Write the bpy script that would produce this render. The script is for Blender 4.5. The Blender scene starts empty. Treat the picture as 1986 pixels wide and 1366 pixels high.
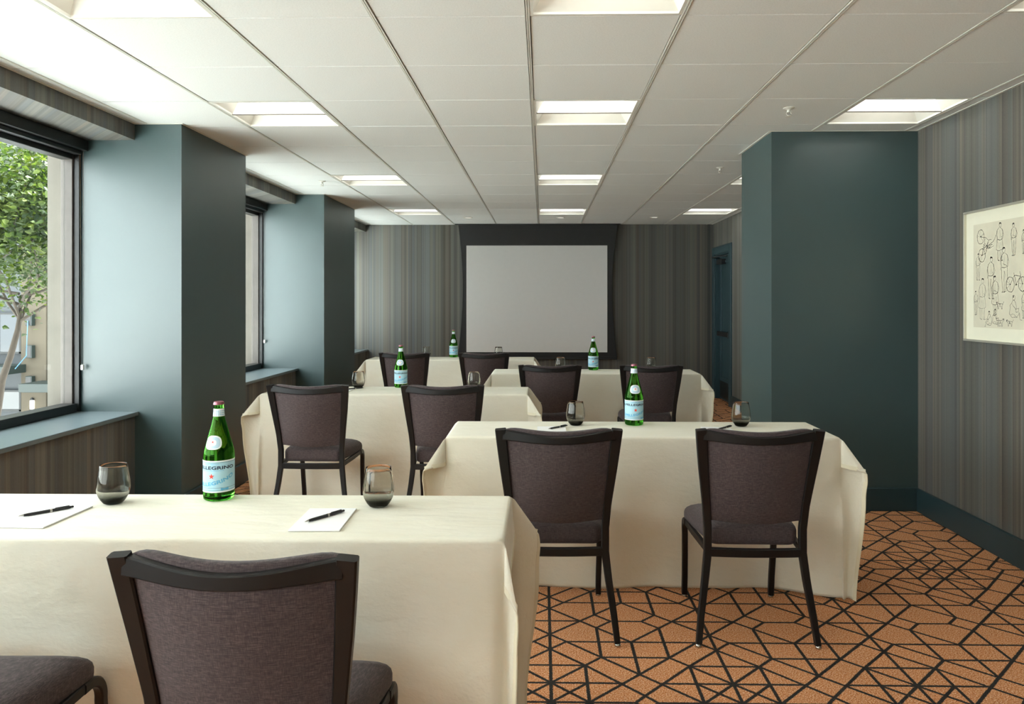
import bpy, bmesh, math, random
from mathutils import Vector, Matrix
PI = math.pi
R = random.Random(7)
S = bpy.context.scene
COL = S.collection

# ------------------------------------------------------------------ camera
CH = 1.374                       # lens height above the carpet
cam_d = bpy.data.cameras.new('camera')
cam_d.sensor_fit = 'HORIZONTAL'; cam_d.sensor_width = 36.0
cam_d.lens = 36.0 * 1451.73 / 1986.0
cam_d.shift_x = -(1025.713 - 993.0) / 1986.0
cam_d.shift_y = -(683.0 - 585.849) / 1986.0
cam_d.clip_start = 0.05; cam_d.clip_end = 500
cam = bpy.data.objects.new('camera', cam_d); COL.objects.link(cam)
cam.location = (0, 0, CH); cam.rotation_euler = (PI / 2, 0, 0.0180247)
S.camera = cam

# ------------------------------------------------------------------ light
S.view_settings.view_transform = 'Standard'; S.view_settings.look = 'None'
S.view_settings.gamma = 1.0; S.view_settings.use_curve_mapping = False
S.view_settings.exposure = 0.0
S.cycles.use_denoising = True
S.cycles.max_bounces = 12; S.cycles.diffuse_bounces = 5; S.cycles.glossy_bounces = 4
S.cycles.transmission_bounces = 12; S.cycles.transparent_max_bounces = 16
S.cycles.sample_clamp_indirect = 6.0
SKY_STRENGTH = 10.5; SUN_STRENGTH = 52.0; TROFFER = 3.6
world = bpy.data.worlds.new('sky'); S.world = world; world.use_nodes = True
wb = world.node_tree.nodes['Background']
wb.inputs[0].default_value = (0.93, 0.975, 1.0, 1); wb.inputs[1].default_value = SKY_STRENGTH
sun_d = bpy.data.lights.new('sun', 'SUN'); sun_d.energy = SUN_STRENGTH; sun_d.angle = math.radians(3)
sun_d.color = (1.0, 0.985, 0.96)
sun = bpy.data.objects.new('sun', sun_d); COL.objects.link(sun)
sun.rotation_euler = Vector((-0.30, -0.45, -1.0)).to_track_quat('-Z', 'Y').to_euler()

# ------------------------------------------------------------------ materials
def srgb(r, g, b):
    f = lambda c: (c / 255 / 12.92) if c / 255 <= 0.04045 else ((c / 255 + 0.055) / 1.055) ** 2.4
    return (f(r), f(g), f(b), 1)

class NT:
    def __init__(s, name):
        s.m = bpy.data.materials.new(name); s.m.use_nodes = True
        s.t = s.m.node_tree; s.b = s.t.nodes['Principled BSDF']; s.o = s.t.nodes['Material Output']
    def n(s, typ, **kw):
        nd = s.t.nodes.new(typ)
        for k, v in kw.items():
            if k.startswith('i_'):
                key = k[2:]; key = int(key) if key.isdigit() else key.replace('_', ' ')
                if hasattr(v, 'is_linked') or isinstance(v, bpy.types.NodeSocket): s.t.links.new(v, nd.inputs[key])
                else: nd.inputs[key].default_value = v
            else: setattr(nd, k, v)
        return nd
    def l(s, a, b): s.t.links.new(a, b)
    def math(s, op, a, b=0.0, c=0.0):
        nd = s.t.nodes.new('ShaderNodeMath'); nd.operation = op
        for i, v in enumerate((a, b, c)):
            if isinstance(v, bpy.types.NodeSocket): s.t.links.new(v, nd.inputs[i])
            else: nd.inputs[i].default_value = v
        return nd.outputs[0]
    def vmath(s, op, a, b=None, sc=None):
        nd = s.t.nodes.new('ShaderNodeVectorMath'); nd.operation = op
        for i, v in enumerate((a, b)):
            if v is None: continue
            if isinstance(v, bpy.types.NodeSocket): s.t.links.new(v, nd.inputs[i])
            else: nd.inputs[i].default_value = v
        if sc is not None:
            if isinstance(sc, bpy.types.NodeSocket): s.t.links.new(sc, nd.inputs['Scale'])
            else: nd.inputs['Scale'].default_value = sc
        return nd.outputs['Value'] if op in ('DOT_PRODUCT', 'LENGTH', 'DISTANCE') else nd.outputs[0]
    def ramp(s, fac, stops, interp='LINEAR'):
        nd = s.t.nodes.new('ShaderNodeValToRGB'); cr = nd.color_ramp; cr.interpolation = interp
        while len(cr.elements) < len(stops): cr.elements.new(0.5)
        for e, (p, c) in zip(cr.elements, stops): e.position = p; e.color = c
        s.t.links.new(fac, nd.inputs[0]); return nd.outputs[0]
    def mix(s, fac, a, b, blend='MIX'):
        nd = s.t.nodes.new('ShaderNodeMix'); nd.data_type = 'RGBA'; nd.blend_type = blend
        for i, v in ((0, fac), (6, a), (7, b)):
            if isinstance(v, bpy.types.NodeSocket): s.t.links.new(v, nd.inputs[i])
            else: nd.inputs[i].default_value = v
        return nd.outputs[2]
    def noise(s, vec, scale, detail=2, rough=0.5, dim='3D'):
        nd = s.t.nodes.new('ShaderNodeTexNoise'); nd.noise_dimensions = dim
        nd.inputs['Scale'].default_value = scale; nd.inputs['Detail'].default_value = detail
        nd.inputs['Roughness'].default_value = rough
        if dim == '1D': s.t.links.new(vec, nd.inputs['W'])
        else: s.t.links.new(vec, nd.inputs['Vector'])
        return nd.outputs[0]
    def bump(s, h, strength=0.3, dist=0.002):
        nd = s.t.nodes.new('ShaderNodeBump'); nd.inputs['Strength'].default_value = strength
        nd.inputs['Distance'].default_value = dist; s.t.links.new(h, nd.inputs['Height'])
        s.t.links.new(nd.outputs[0], s.b.inputs['Normal'])
    def pos(s): return s.t.nodes.new('ShaderNodeNewGeometry').outputs['Position']
    def obj(s): return s.t.nodes.new('ShaderNodeTexCoord').outputs['Object']
    def map(s, v, scale=(1, 1, 1)):
        nd = s.t.nodes.new('ShaderNodeMapping'); nd.inputs['Scale'].default_value = scale
        s.t.links.new(v, nd.inputs[0]); return nd.outputs[0]
    def sep(s, v):
        nd = s.t.nodes.new('ShaderNodeSeparateXYZ'); s.t.links.new(v, nd.inputs[0]); return nd.outputs

def plain(name, col, rough=0.5, metal=0.0, spec=0.5, var=0.06, scale=18, bump=0.0, ior=None):
    k = NT(name); p = k.obj(); n = k.noise(p, scale, 3)
    a = tuple(c * (1 - var) for c in col[:3]) + (1,); b = tuple(min(1, c * (1 + var)) for c in col[:3]) + (1,)
    k.l(k.ramp(n, [(0.3, a), (0.7, b)]), k.b.inputs['Base Color'])
    k.b.inputs['Roughness'].default_value = rough; k.b.inputs['Metallic'].default_value = metal
    k.b.inputs['Specular IOR Level'].default_value = spec
    if bump: k.bump(n, bump, 0.002)
    if ior: k.b.inputs['IOR'].default_value = ior
    return k.m

def emit(name, col, strength):
    k = NT(name); k.b.inputs['Base Color'].default_value = col
    k.b.inputs['Emission Color'].default_value = col; k.b.inputs['Emission Strength'].default_value = strength
    n = k.noise(k.obj(), 4, 1)
    k.l(k.math('MULTIPLY_ADD', n, 0.06, strength), k.b.inputs['Emission Strength'])
    return k.m

M = {}
M['paint'] = plain('teal_paint', srgb(44, 67, 68), 0.42, spec=0.9, ior=1.55, var=0.03, scale=5, bump=0.03)
M['base_paint'] = plain('teal_baseboard_paint', srgb(38, 60, 65), 0.40, var=0.03)
M['sill_paint'] = plain('sill_paint', srgb(94, 107, 111), 0.3, var=0.03)
M['door_paint'] = plain('door_paint', srgb(48, 72, 78), 0.4, var=0.03)
M['white_trim'] = plain('white_trim', srgb(226, 226, 216), 0.5, var=0.02)
M['plenum'] = plain('plenum_dark', srgb(70, 70, 66), 0.9)
M['bronze'] = plain('dark_bronze', srgb(34, 35, 35), 0.4, 0.3)
M['jamb_metal'] = plain('jamb_metal', srgb(74, 69, 64), 0.4, 0.2)
M['taupe_metal'] = plain('taupe_window_metal', srgb(120, 114, 104), 0.4, 0.3)
M['stone'] = plain('pale_stone', srgb(92, 88, 80), 0.85, var=0.08, scale=6, bump=0.1)
M['chair_metal'] = plain('espresso_metal', srgb(20, 18, 17), 0.42, 0.0, 0.3, var=0.08)
M['chrome'] = plain('chrome', srgb(190, 188, 182), 0.2, 1.0)
M['black_fabric'] = plain('black_screen_fabric', srgb(40, 40, 40), 0.8, var=0.05)
M['screen_white'] = plain('screen_matte_white', srgb(224, 224, 222), 0.75, var=0.01)
M['black_plastic'] = plain('black_plastic', srgb(24, 24, 25), 0.35)
M['paper'] = plain('white_paper', srgb(248, 248, 246), 0.7, var=0.01)
M['mat_board'] = plain('mat_board', srgb(232, 230, 208), 0.8, var=0.01)
M['art_paper'] = plain('art_paper', srgb(216, 211, 188), 0.8, var=0.05, scale=6)
M['ink'] = plain('ink', srgb(26, 24, 22), 0.7)
M['frame_metal'] = plain('champagne_frame', srgb(206, 202, 186), 0.35, 0.6, var=0.03)
M['label_blue'] = plain('label_pale_blue', srgb(176, 216, 230), 0.5, var=0.03)
M['label_white'] = plain('label_white', srgb(238, 242, 242), 0.5, var=0.02)
M['label_pale'] = plain('label_paler_blue', srgb(188, 214, 228), 0.5, var=0.02)
M['navy'] = plain('label_navy', srgb(30, 42, 66), 0.5)
M['sky_print'] = plain('label_sky_print', srgb(96, 178, 220), 0.5)
M['red_print'] = plain('label_red', srgb(226, 62, 44), 0.5)
M['cap'] = plain('cap_mauve', srgb(150, 92, 104), 0.35, 0.5)
M['wood_table'] = plain('table_laminate', srgb(150, 128, 98), 0.6)
M['clear_plastic'] = plain('clip_plastic', srgb(210, 212, 208), 0.3)
M['concrete'] = plain('concrete_ground', srgb(204, 205, 203), 0.9, var=0.08, scale=0.6)
M['asphalt'] = plain('asphalt', srgb(150, 150, 148), 0.95, var=0.1, scale=2)
M['facade'] = plain('facade_limestone', srgb(72, 65, 53), 0.9, var=0.07, scale=1.5)
M['facade_metal'] = plain('facade_grey_panel', srgb(46, 51, 55), 0.5, var=0.04)
M['canopy'] = plain('canopy_green_steel', srgb(28, 38, 35), 0.5)
M['bark'] = plain('bark', srgb(52, 44, 35), 0.9, var=0.2, scale=20, bump=0.4)
M['ext_glass'] = plain('reflecting_window_glass', srgb(26, 34, 40), 0.08, 0.0, 0.8, var=0.2, scale=0.8)
M['cable'] = plain('blue_cable', srgb(70, 110, 140), 0.6)
M['troffer_on'] = emit('troffer_lamp', (1.0, 0.985, 0.93, 1), TROFFER)
M['basket'] = emit('troffer_diffuser', (1.0, 0.99, 0.97, 1), 0.75)
M['sconce_on'] = emit('sconce_lamp', (1.0, 0.94, 0.82, 1), 6.0)
M['downlight_on'] = emit('downlight_lamp', (1.0, 0.95, 0.85, 1), 1.0)

def mk_tile():
    k = NT('acoustic_tile'); p = k.pos(); n = k.noise(p, 160, 2); n2 = k.noise(p, 3, 1)
    c = k.ramp(n, [(0.3, srgb(230, 234, 230)), (0.6, srgb(238, 242, 238))])
    k.l(c, k.b.inputs['Base Color']); k.b.inputs['Roughness'].default_value = 0.95
    k.bump(n, 0.25, 0.001); return k.m
M['tile'] = mk_tile()

def mk_wallpaper():
    k = NT('striped_wallpaper'); p = k.pos(); x = k.sep(p)
    w = k.math('ADD', x[0], x[1])
    def cell(off, scale):
        vn = k.n('ShaderNodeTexVoronoi', voronoi_dimensions='1D'); vn.inputs['Scale'].default_value = scale
        k.l(k.math('ADD', w, off), vn.inputs['W']); return k.sep(vn.outputs['Color'])
    c1 = cell(3.1, 9); c2 = cell(17.7, 26); c3 = cell(41.3, 70)
    n1 = k.noise(w, 2.5, 1, 0.5, '1D')
    hue = k.ramp(k.math('ADD', k.math('MULTIPLY', c1[0], 0.65), k.math('MULTIPLY', c2[0], 0.35)),
                 [(0.10, srgb(95, 98, 97)), (0.32, srgb(104, 103, 94)), (0.5, srgb(95, 97, 94)), (0.70, srgb(106, 101, 91)), (0.90, srgb(92, 95, 96))])
    v = k.math('ADD', k.math('MULTIPLY', k.math('SUBTRACT', c1[1], 0.5), 0.26), k.math('MULTIPLY', k.math('SUBTRACT', c2[1], 0.5), 0.34))
    v = k.math('ADD', v, k.math('MULTIPLY', k.math('SUBTRACT', c3[1], 0.5), 0.30))
    v = k.math('ADD', v, k.math('MULTIPLY', k.math('SUBTRACT', n1, 0.5), 0.5))
    v = k.math('ADD', v, 0.93)
    weave = k.noise(k.map(p, (260, 260, 90)), 1.0, 1)
    v = k.math('ADD', v, k.math('MULTIPLY', k.math('SUBTRACT', weave, 0.5), 0.22))
    c = k.vmath('SCALE', hue, None, v)
    k.l(c, k.b.inputs['Base Color']); k.b.inputs['Roughness'].default_value = 0.62
    k.b.inputs['Specular IOR Level'].default_value = 0.35
    k.bump(weave, 0.12, 0.001); return k.m
M['wallpaper'] = mk_wallpaper()

def mk_carpet():
    k = NT('geometric_carpet'); p = k.pos()
    jit = k.t.nodes.new('ShaderNodeTexNoise'); jit.inputs['Scale'].default_value = 140; k.l(p, jit.inputs['Vector'])
    j = k.vmath('SCALE', k.vmath('SUBTRACT', jit.outputs['Color'], (0.5, 0.5, 0.5)), None, 0.006)
    pj = k.vmath('ADD', p, j); xs = k.sep(pj)
    U = 0.0655
    gx = k.math('PINGPONG', k.math('DIVIDE', k.math('SUBTRACT', xs[0], 0.031), U), 5.0)
    gy = k.math('PINGPONG', k.math('DIVIDE', k.math('SUBTRACT', xs[1], 3.487 - 4 * U), U), 10.0)
    cb = k.n('ShaderNodeCombineXYZ', i_0=gx, i_1=gy); g = cb.outputs[0]
    # segments of one mirrored cell, y measured away from the upper mirror line
    segs = [((0,0),(0,10)),((0,0),(2,0)),((4,0),(5,0)),((2,0),(0,2)),((0,2),(1,3)),((2,0),(3,1)),((3,1),(5,3)),((4,0),(3,1)),
            ((1,3),(5,3)),((1,3),(0,4)),((0,4),(2,6)),((3,1),(3,5)),((5,3),(5,7)),((1,3),(3,5)),((3,5),(5,7)),((3,5),(5,5)),
            ((3,5),(2,6)),((2,6),(0,6)),((2,6),(0,8)),((2,6),(2,10)),((2,6),(5,9.3)),((5,7),(2,10)),((5,9.3),(4.4,10)),
            ((0,8),(4,8)),((0,8),(2,10)),((2,8),(0,10)),((0,10),(4.4,10))]
    best = None
    for (a, b) in segs:
        A = Vector((a[0], a[1], 0)); D = Vector((b[0] - a[0], b[1] - a[1], 0)); L2 = D.length_squared
        pa = k.vmath('SUBTRACT', g, tuple(A))
        t = k.t.nodes.new('ShaderNodeMath'); t.operation = 'MULTIPLY'; t.use_clamp = True
        k.l(k.vmath('DOT_PRODUCT', pa, tuple(D / L2)), t.inputs[0]); t.inputs[1].default_value = 1.0
        dd = k.vmath('LENGTH', k.vmath('SUBTRACT', pa, k.vmath('SCALE', tuple(D), None, t.outputs[0])))
        best = dd if best is None else k.math('MINIMUM', best, dd)
    line = k.ramp(best, [(0.082, (1, 1, 1, 1)), (0.118, (0, 0, 0, 1))])
    tuft = k.noise(p, 190, 2, 0.75); tuft2 = k.noise(p, 90, 2, 0.6); worn = k.noise(p, 2.2, 2)
    base = k.ramp(tuft, [(0.36, srgb(150, 82, 42)), (0.46, srgb(202, 130, 78)), (0.54, srgb(226, 166, 118)), (0.64, srgb(250, 224, 198))])
    base = k.mix(k.math('MULTIPLY', tuft2, 0.35), base, srgb(200, 128, 78))
    base = k.mix(k.math('MULTIPLY', worn, 0.22), base, srgb(164, 112, 76))
    dark = k.ramp(tuft, [(0.3, srgb(34, 34, 34)), (0.7, srgb(66, 64, 60))])
    k.l(k.mix(line, base, dark), k.b.inputs['Base Color'])
    k.b.inputs['Roughness'].default_value = 1.0; k.b.inputs['Specular IOR Level'].default_value = 0.1
    k.bump(tuft, 0.6, 0.004); return k.m
M['carpet'] = mk_carpet()

def mk_cloth():
    k = NT('cream_linen'); p = k.pos()
    n = k.noise(k.map(p, (1.5, 5, 3)), 2.2, 4, 0.55); w = k.noise(p, 700, 1)
    k.l(k.ramp(n, [(0.3, srgb(239, 234, 214)), (0.7, srgb(244, 240, 223))]), k.b.inputs['Base Color'])
    k.b.inputs['Roughness'].default_value = 0.85; k.b.inputs['Specular IOR Level'].default_value = 0.25
    k.b.inputs['Sheen Weight'].default_value = 0.15
    cr = k.noise(k.map(p, (3, 9, 5)), 2.0, 5, 0.6)
    h = k.math('ADD', k.math('MULTIPLY', cr, 1.0), k.math('MULTIPLY', w, 0.02))
    k.bump(h, 0.45, 0.02)
    tl = k.n('ShaderNodeBsdfTranslucent'); tl.inputs[0].default_value = srgb(240, 228, 190); mx = k.n('ShaderNodeMixShader'); mx.inputs[0].default_value = 0.14
    k.l(k.b.outputs[0], mx.inputs[1]); k.l(tl.outputs[0], mx.inputs[2]); k.l(mx.outputs[0], k.o.inputs[0])
    return k.m
M['cloth'] = mk_cloth()
M['hem'] = plain('linen_hem', srgb(232, 224, 196), 0.85, var=0.02)

def mk_fabric():
    k = NT('plum_grey_weave'); p = k.obj()
    a = k.noise(k.map(p, (60, 60, 900)), 1.0, 2, 0.6); b = k.noise(k.map(p, (900, 200, 60)), 1.0, 2, 0.6)
    v = k.math('ADD', k.math('MULTIPLY', a, 0.6), k.math('MULTIPLY', b, 0.4))
    k.l(k.ramp(v, [(0.32, srgb(47, 40, 41)), (0.5, srgb(70, 60, 60)), (0.68, srgb(98, 86, 85))]), k.b.inputs['Base Color'])
    k.b.inputs['Roughness'].default_value = 0.9; k.b.inputs['Specular IOR Level'].default_value = 0.2
    k.b.inputs['Sheen Weight'].default_value = 0.1
    k.bump(v, 0.3, 0.001); return k.m
M['fabric'] = mk_fabric()

def mk_pane():
    k = NT('window_glass'); tr = k.n('ShaderNodeBsdfTransparent'); gl = k.n('ShaderNodeBsdfGlossy')
    n = k.noise(k.pos(), 0.8, 1)
    k.l(k.ramp(n, [(0, (0.93, 0.96, 0.95, 1)), (1, (0.96, 0.98, 0.97, 1))]), tr.inputs[0]); gl.inputs['Roughness'].default_value = 0.02
    lw = k.n('ShaderNodeLayerWeight'); lw.inputs[0].default_value = 0.5
    fr = k.math('MULTIPLY_ADD', k.math('POWER', lw.outputs['Facing'], 5.0), 0.90, 0.03)
    mx = k.n('ShaderNodeMixShader'); k.l(fr, mx.inputs[0]); k.l(tr.outputs[0], mx.inputs[1]); k.l(gl.outputs[0], mx.inputs[2])
    k.l(mx.outputs[0], k.o.inputs[0]); return k.m
M['pane'] = mk_pane()

def mk_glass(name, col, ior, z0=None, z1=None, c1=None):
    k = NT(name); k.t.nodes.remove(k.b)
    g = k.n('ShaderNodeBsdfGlass'); g.inputs['IOR'].default_value = ior; g.inputs['Roughness'].default_value = 0.0
    p = k.obj()
    if z0 is not None:
        z = k.sep(p)[2]; f = k.n('ShaderNodeMapRange'); k.l(z, f.inputs[0]); f.inputs[1].default_value = z0; f.inputs[2].default_value = z1
        k.l(k.ramp(f.outputs[0], [(0.0, col), (0.35, tuple((a + b) / 2 for a, b in zip(col, c1))), (1.0, c1)]), g.inputs[0])
    else:
        n = k.noise(p, 3, 1); k.l(k.ramp(n, [(0, col), (1, tuple(min(1, c * 1.06) for c in col[:3]) + (1,))]), g.inputs[0])
    k.l(g.outputs[0], k.o.inputs[0]); return k.m
M['green_glass'] = mk_glass('green_bottle_glass', (0.32, 0.74, 0.22, 1), 1.36)
M['smoke_glass'] = mk_glass('smoked_glass', (0.24, 0.24, 0.225, 1), 1.32, 0.0, 0.05, (0.955, 0.955, 0.935, 1))

def mk_leaf():
    k = NT('maple_leaf'); oi = k.n('ShaderNodeNewGeometry'); n = k.noise(k.pos(), 3.5, 2)
    c = k.ramp(n, [(0.3, srgb(20, 38, 8)), (0.5, srgb(46, 64, 14)), (0.7, srgb(86, 100, 28))])
    k.l(c, k.b.inputs['Base Color']); k.b.inputs['Roughness'].default_value = 0.6
    tl = k.n('ShaderNodeBsdfTranslucent'); k.l(c, tl.inputs[0]); mx = k.n('ShaderNodeMixShader'); mx.inputs[0].default_value = 0.45
    k.l(k.b.outputs[0], mx.inputs[1]); k.l(tl.outputs[0], mx.inputs[2]); k.l(mx.outputs[0], k.o.inputs[0]); return k.m
M['leaf'] = mk_leaf()

# ------------------------------------------------------------------ mesh helpers
class MB:
    def __init__(s): s.v = []; s.f = []
    def add(s, vs, fs):
        o = len(s.v); s.v += [tuple(v) for v in vs]; s.f += [tuple(i + o for i in f) for f in fs]; return s
    def box(s, x0, x1, y0, y1, z0, z1):
        return s.add([(x0,y0,z0),(x1,y0,z0),(x1,y1,z0),(x0,y1,z0),(x0,y0,z1),(x1,y0,z1),(x1,y1,z1),(x0,y1,z1)],
                     [(0,3,2,1),(4,5,6,7),(0,1,5,4),(1,2,6,5),(2,3,7,6),(3,0,4,7)])
    def bbox(s, x0, x1, y0, y1, z0, z1, b=0.003, seg=2):
        bm = bmesh.new(); bmesh.ops.create_cube(bm, size=1)
        for v in bm.verts: v.co = Vector(((x0+x1)/2 + v.co.x*(x1-x0), (y0+y1)/2 + v.co.y*(y1-y0), (z0+z1)/2 + v.co.z*(z1-z0)))
        bmesh.ops.bevel(bm, geom=bm.edges[:], offset=b, segments=seg, affect='EDGES', profile=0.5)
        s.bm(bm); return s
    def bm(s, bm):
        bm.verts.ensure_lookup_table(); bm.verts.index_update()
        s.add([v.co[:] for v in bm.verts], [[v.index for v in f.verts] for f in bm.faces]); bm.free()
    def lathe(s, prof, n=24, c=(0,0,0), cap0=True, cap1=True):
        vs = []; fs = []
        for r, z in prof:
            for i in range(n):
                a = 2*PI*i/n; vs.append((c[0]+r*math.cos(a), c[1]+r*math.sin(a), c[2]+z))
        for k in range(len(prof)-1):
            for i in range(n):
                j = (i+1) % n; fs.append((k*n+i, k*n+j, (k+1)*n+j, (k+1)*n+i))
        if cap0: fs.append(tuple(range(n))[::-1])
        if cap1: fs.append(tuple((len(prof)-1)*n+i for i in range(n)))
        return s.add(vs, fs)
    def tube(s, pts, r, n=8, side=None, w=None, caps=True):
        """sweep: round (r) or rounded rectangle when w=(half width, half depth) lists along the path"""
        pts = [Vector(p) for p in pts]; m = len(pts); vs = []; fs = []
        for i, p in enumerate(pts):
            t = (pts[min(i+1, m-1)] - pts[max(i-1, 0)]).normalized()
            ref = Vector(side) if side else (Vector((0,0,1)) if abs(t.z) < 0.9 else Vector((1,0,0)))
            a = (ref - t*ref.dot(t)).normalized(); b = t.cross(a)
            if w:
                hw, hd = w[i] if isinstance(w, list) else w
                c = min(hw, hd)*0.3
                ring = [(hw-c,hd),(-(hw-c),hd),(-hw,hd-c),(-hw,-(hd-c)),(-(hw-c),-hd),(hw-c,-hd),(hw,-(hd-c)),(hw,hd-c)]
                vs += [p + a*x + b*y for x, y in ring]; nn = 8
            else:
                rr = r[i] if isinstance(r, list) else r
                vs += [p + a*(rr*math.cos(2*PI*q/n)) + b*(rr*math.sin(2*PI*q/n)) for q in range(n)]; nn = n
        for i in range(m-1):
            for q in range(nn):
                q2 = (q+1) % nn; fs.append((i*nn+q, i*nn+q2, (i+1)*nn+q2, (i+1)*nn+q))
        if caps: fs += [tuple(range(nn))[::-1], tuple((m-1)*nn+q for q in range(nn))]
        return s.add(vs, fs)
    def mesh(s, name, mat, smooth=False, angle=40):
        me = bpy.data.meshes.new(name); me.from_pydata(s.v, [], s.f)
        bm = bmesh.new(); bm.from_mesh(me); bmesh.ops.recalc_face_normals(bm, faces=bm.faces)
        if smooth:
            lim = math.radians(angle)
            for f in bm.faces: f.smooth = True
            for e in bm.edges:
                if len(e.link_faces) == 2 and e.calc_face_angle(0) > lim: e.smooth = False
        bm.to_mesh(me); bm.free()
        for m in (mat if isinstance(mat, (list, tuple)) else [mat]): me.materials.append(m)
        return me
    def build(s, name, mat, parent=None, smooth=False, angle=40):
        return link(name, s.mesh(name, mat, smooth, angle), parent)

def link(name, me, parent=None, loc=None):
    o = bpy.data.objects.new(name, me); COL.objects.link(o)
    if parent: o.parent = parent
    if loc: o.location = loc
    return o
def tag(o, label=None, cat=None, group=None, kind=None):
    if label: o['label'] = label
    if cat: o['category'] = cat
    if group: o['group'] = group
    if kind: o['kind'] = kind
    return o
def thing(name, label, cat, loc=(0,0,0), rz=0.0, group=None, kind=None):
    o = bpy.data.objects.new(name, None); COL.objects.link(o); o.location = loc; o.rotation_euler = (0,0,rz)
    o.empty_display_size = 0.1
    return tag(o, label, cat, group, kind)
def copy_tree(o, parent=None):
    c = o.copy(); COL.objects.link(c); c.parent = parent
    for ch in list(o.children): copy_tree(ch, c)
    return c
def struct(name, mb, mat, label, cat, parent=None, smooth=False):
    o = mb.build(name, mat, parent, smooth)
    return tag(o, label, cat, None, 'structure')

# ------------------------------------------------------------------ the room
H = 2.5; XR = 2.47; YB = 10.9; YF = -4.4
XP = -2.28                       # face of the left pillars
XS = -2.578                      # wall below the sills / soffit face
XO = -3.117                      # outer face of the window wall
PIL = [(4.69, 5.713), (7.779, 9.051)]
BAYS = [(YF, 4.69), (5.713, 7.779), (9.051, YB)]  # first bay's unseen windows stretched behind the camera to add daylight
RP = (1.512, XR, 4.968, 5.706)   # right pillar

struct('floor', MB().box(-3.1, 2.75, YF - 0.1, YB + 0.1, -0.12, 0), M['carpet'], 'orange carpet with dark geometric line pattern', 'floor')
struct('wall_back', MB().box(-3.1, 2.75, YB, YB + 0.12, 0, 2.75), M['wallpaper'], 'striped grey wallpaper wall behind the projection screen', 'wall')
struct('wall_front', MB().box(-3.1, 2.75, YF - 0.12, YF, 0, 2.75), M['white_trim'], 'unseen end wall behind the viewer, off-white to bounce light', 'wall')  # unseen wall, coloured off-white to bounce light onto the cloth fronts
DY0, DY1, DZ = 9.92, 10.745, 2.05
w = MB().box(XR, 2.75, YF, DY0, 0, 2.75).box(XR, 2.75, DY0, DY1, DZ, 2.75).box(XR, 2.75, DY1, YB, 0, 2.75).box(2.66, 2.75, DY0, DY1, 0, DZ)
struct('wall_right', w, M['wallpaper'], 'right wall in grey striped wallpaper with a framed drawing', 'wall')
w = MB()
for a, b in BAYS: w.box(XO + 0.05, XS, a, b, 0, 0.655)
struct('wall_left', w, M['wallpaper'], 'low striped wallpaper wall below the window sills', 'wall')

ceil = struct('ceiling', MB().box(-3.1, 2.75, YF, YB + 0.1, 2.62, 2.75), M['plenum'], 'suspended white acoustic tile ceiling', 'ceiling')
for i, (a, b) in enumerate(PIL):
    w = MB().box(XO, XP, a, b, 0, 2.7)
    lab = ['tall teal pillar between the two windows, nearest on the left', 'teal pillar on the left nearest the projection screen'][i]
    struct('pillar', w, M['paint'], lab, 'pillar')
struct('pillar', MB().box(RP[0], RP[1] + 0.02, RP[2], RP[3], 0, 2.7), M['paint'], 'dark teal pillar projecting from the right wall', 'pillar')

# soffits over the windows
for i, (a, b) in enumerate(BAYS):
    struct('soffit', MB().box(XO + 0.05, XS, a, b, 2.398, 2.66), M['wallpaper'],
           ['papered soffit over the nearest window', 'papered soffit over the window between the teal pillars', 'papered soffit beside the projection screen wall'][i], 'soffit')

# baseboards
nb = [0]
def baseboard(name, x0, x1, y0, y1, label):
    mb = MB().bbox(x0, x1, y0, y1, 0.001, 0.152, 0.004)
    # small stepped cap along the top edge
    struct(name, mb, M['base_paint'], label, 'baseboard')
T = 0.02
baseboard('baseboard_right', XR - T, XR, YF, RP[2] - T, 'teal baseboard along the right wall below the framed drawing')
baseboard('baseboard_right', XR - T, XR, RP[3] + T, 9.785, 'teal baseboard between the right pillar and the door')
baseboard('baseboard_pillar', RP[0] - T, XR, RP[2] - T, RP[2], 'teal baseboard across the front of the right pillar')
baseboard('baseboard_pillar', RP[0] - T, RP[0], RP[2], RP[3], 'teal baseboard on the window-facing side of the right pillar')
baseboard('baseboard_back', XS + T, 2.45, YB - T, YB, 'teal baseboard below the projection screen')
for i, (a, b) in enumerate(PIL):
    baseboard('baseboard_pillar', XP, XP + T, a - T, b + T, 'teal baseboard along the face of the ' + ['nearest left pillar', 'left pillar by the screen'][i])
    baseboard('baseboard_pillar', XS + T, XP, a - T, a, 'teal baseboard on the viewer side of the ' + ['nearest left pillar', 'left pillar by the screen'][i])
for i, (a, b) in enumerate(BAYS):
    baseboard('baseboard_left', XS, XS + T, a + T, b - T, 'teal baseboard under the ' + ['nearest window', 'window between the pillars', 'sill beside the screen wall'][i])

# ---- ceiling grid: runners along the room, tiles with hairline cross joints
GX0, GY0, G = -0.05717, 2.94834, 0.61
cols = [-2.578] + [GX0 + G*k for k in range(-4, 5)] + [XR]
rows = [YF] + [GY0 + G*j for j in range(-12, 14)]
rows[-1] = YB
lights = [(c, r) for c in (-3, 0, 3) for r in (-9, -5, -1, 2, 6, 10)]
blockers = [(XO, XP, a, b) for a, b in PIL] + [RP]
def subtract(rect, blk, g=0.0):
    x0, x1, y0, y1 = rect; a0, a1, b0, b1 = blk
    if a1 <= x0 or a0 >= x1 or b1 <= y0 or b0 >= y1: return [rect]
    out = []
    if b0 > y0 + 1e-4: out.append((x0, x1, y0, b0))
    if b1 < y1 - 1e-4: out.append((x0, x1, b1, y1))
    m0, m1 = max(y0, b0), min(y1, b1)
    if a0 > x0 + 1e-4: out.append((x0, a0, m0, m1))
    if a1 < x1 - 1e-4: out.append((a1, x1, m0, m1))
    return out
tile_cache = {}
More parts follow.
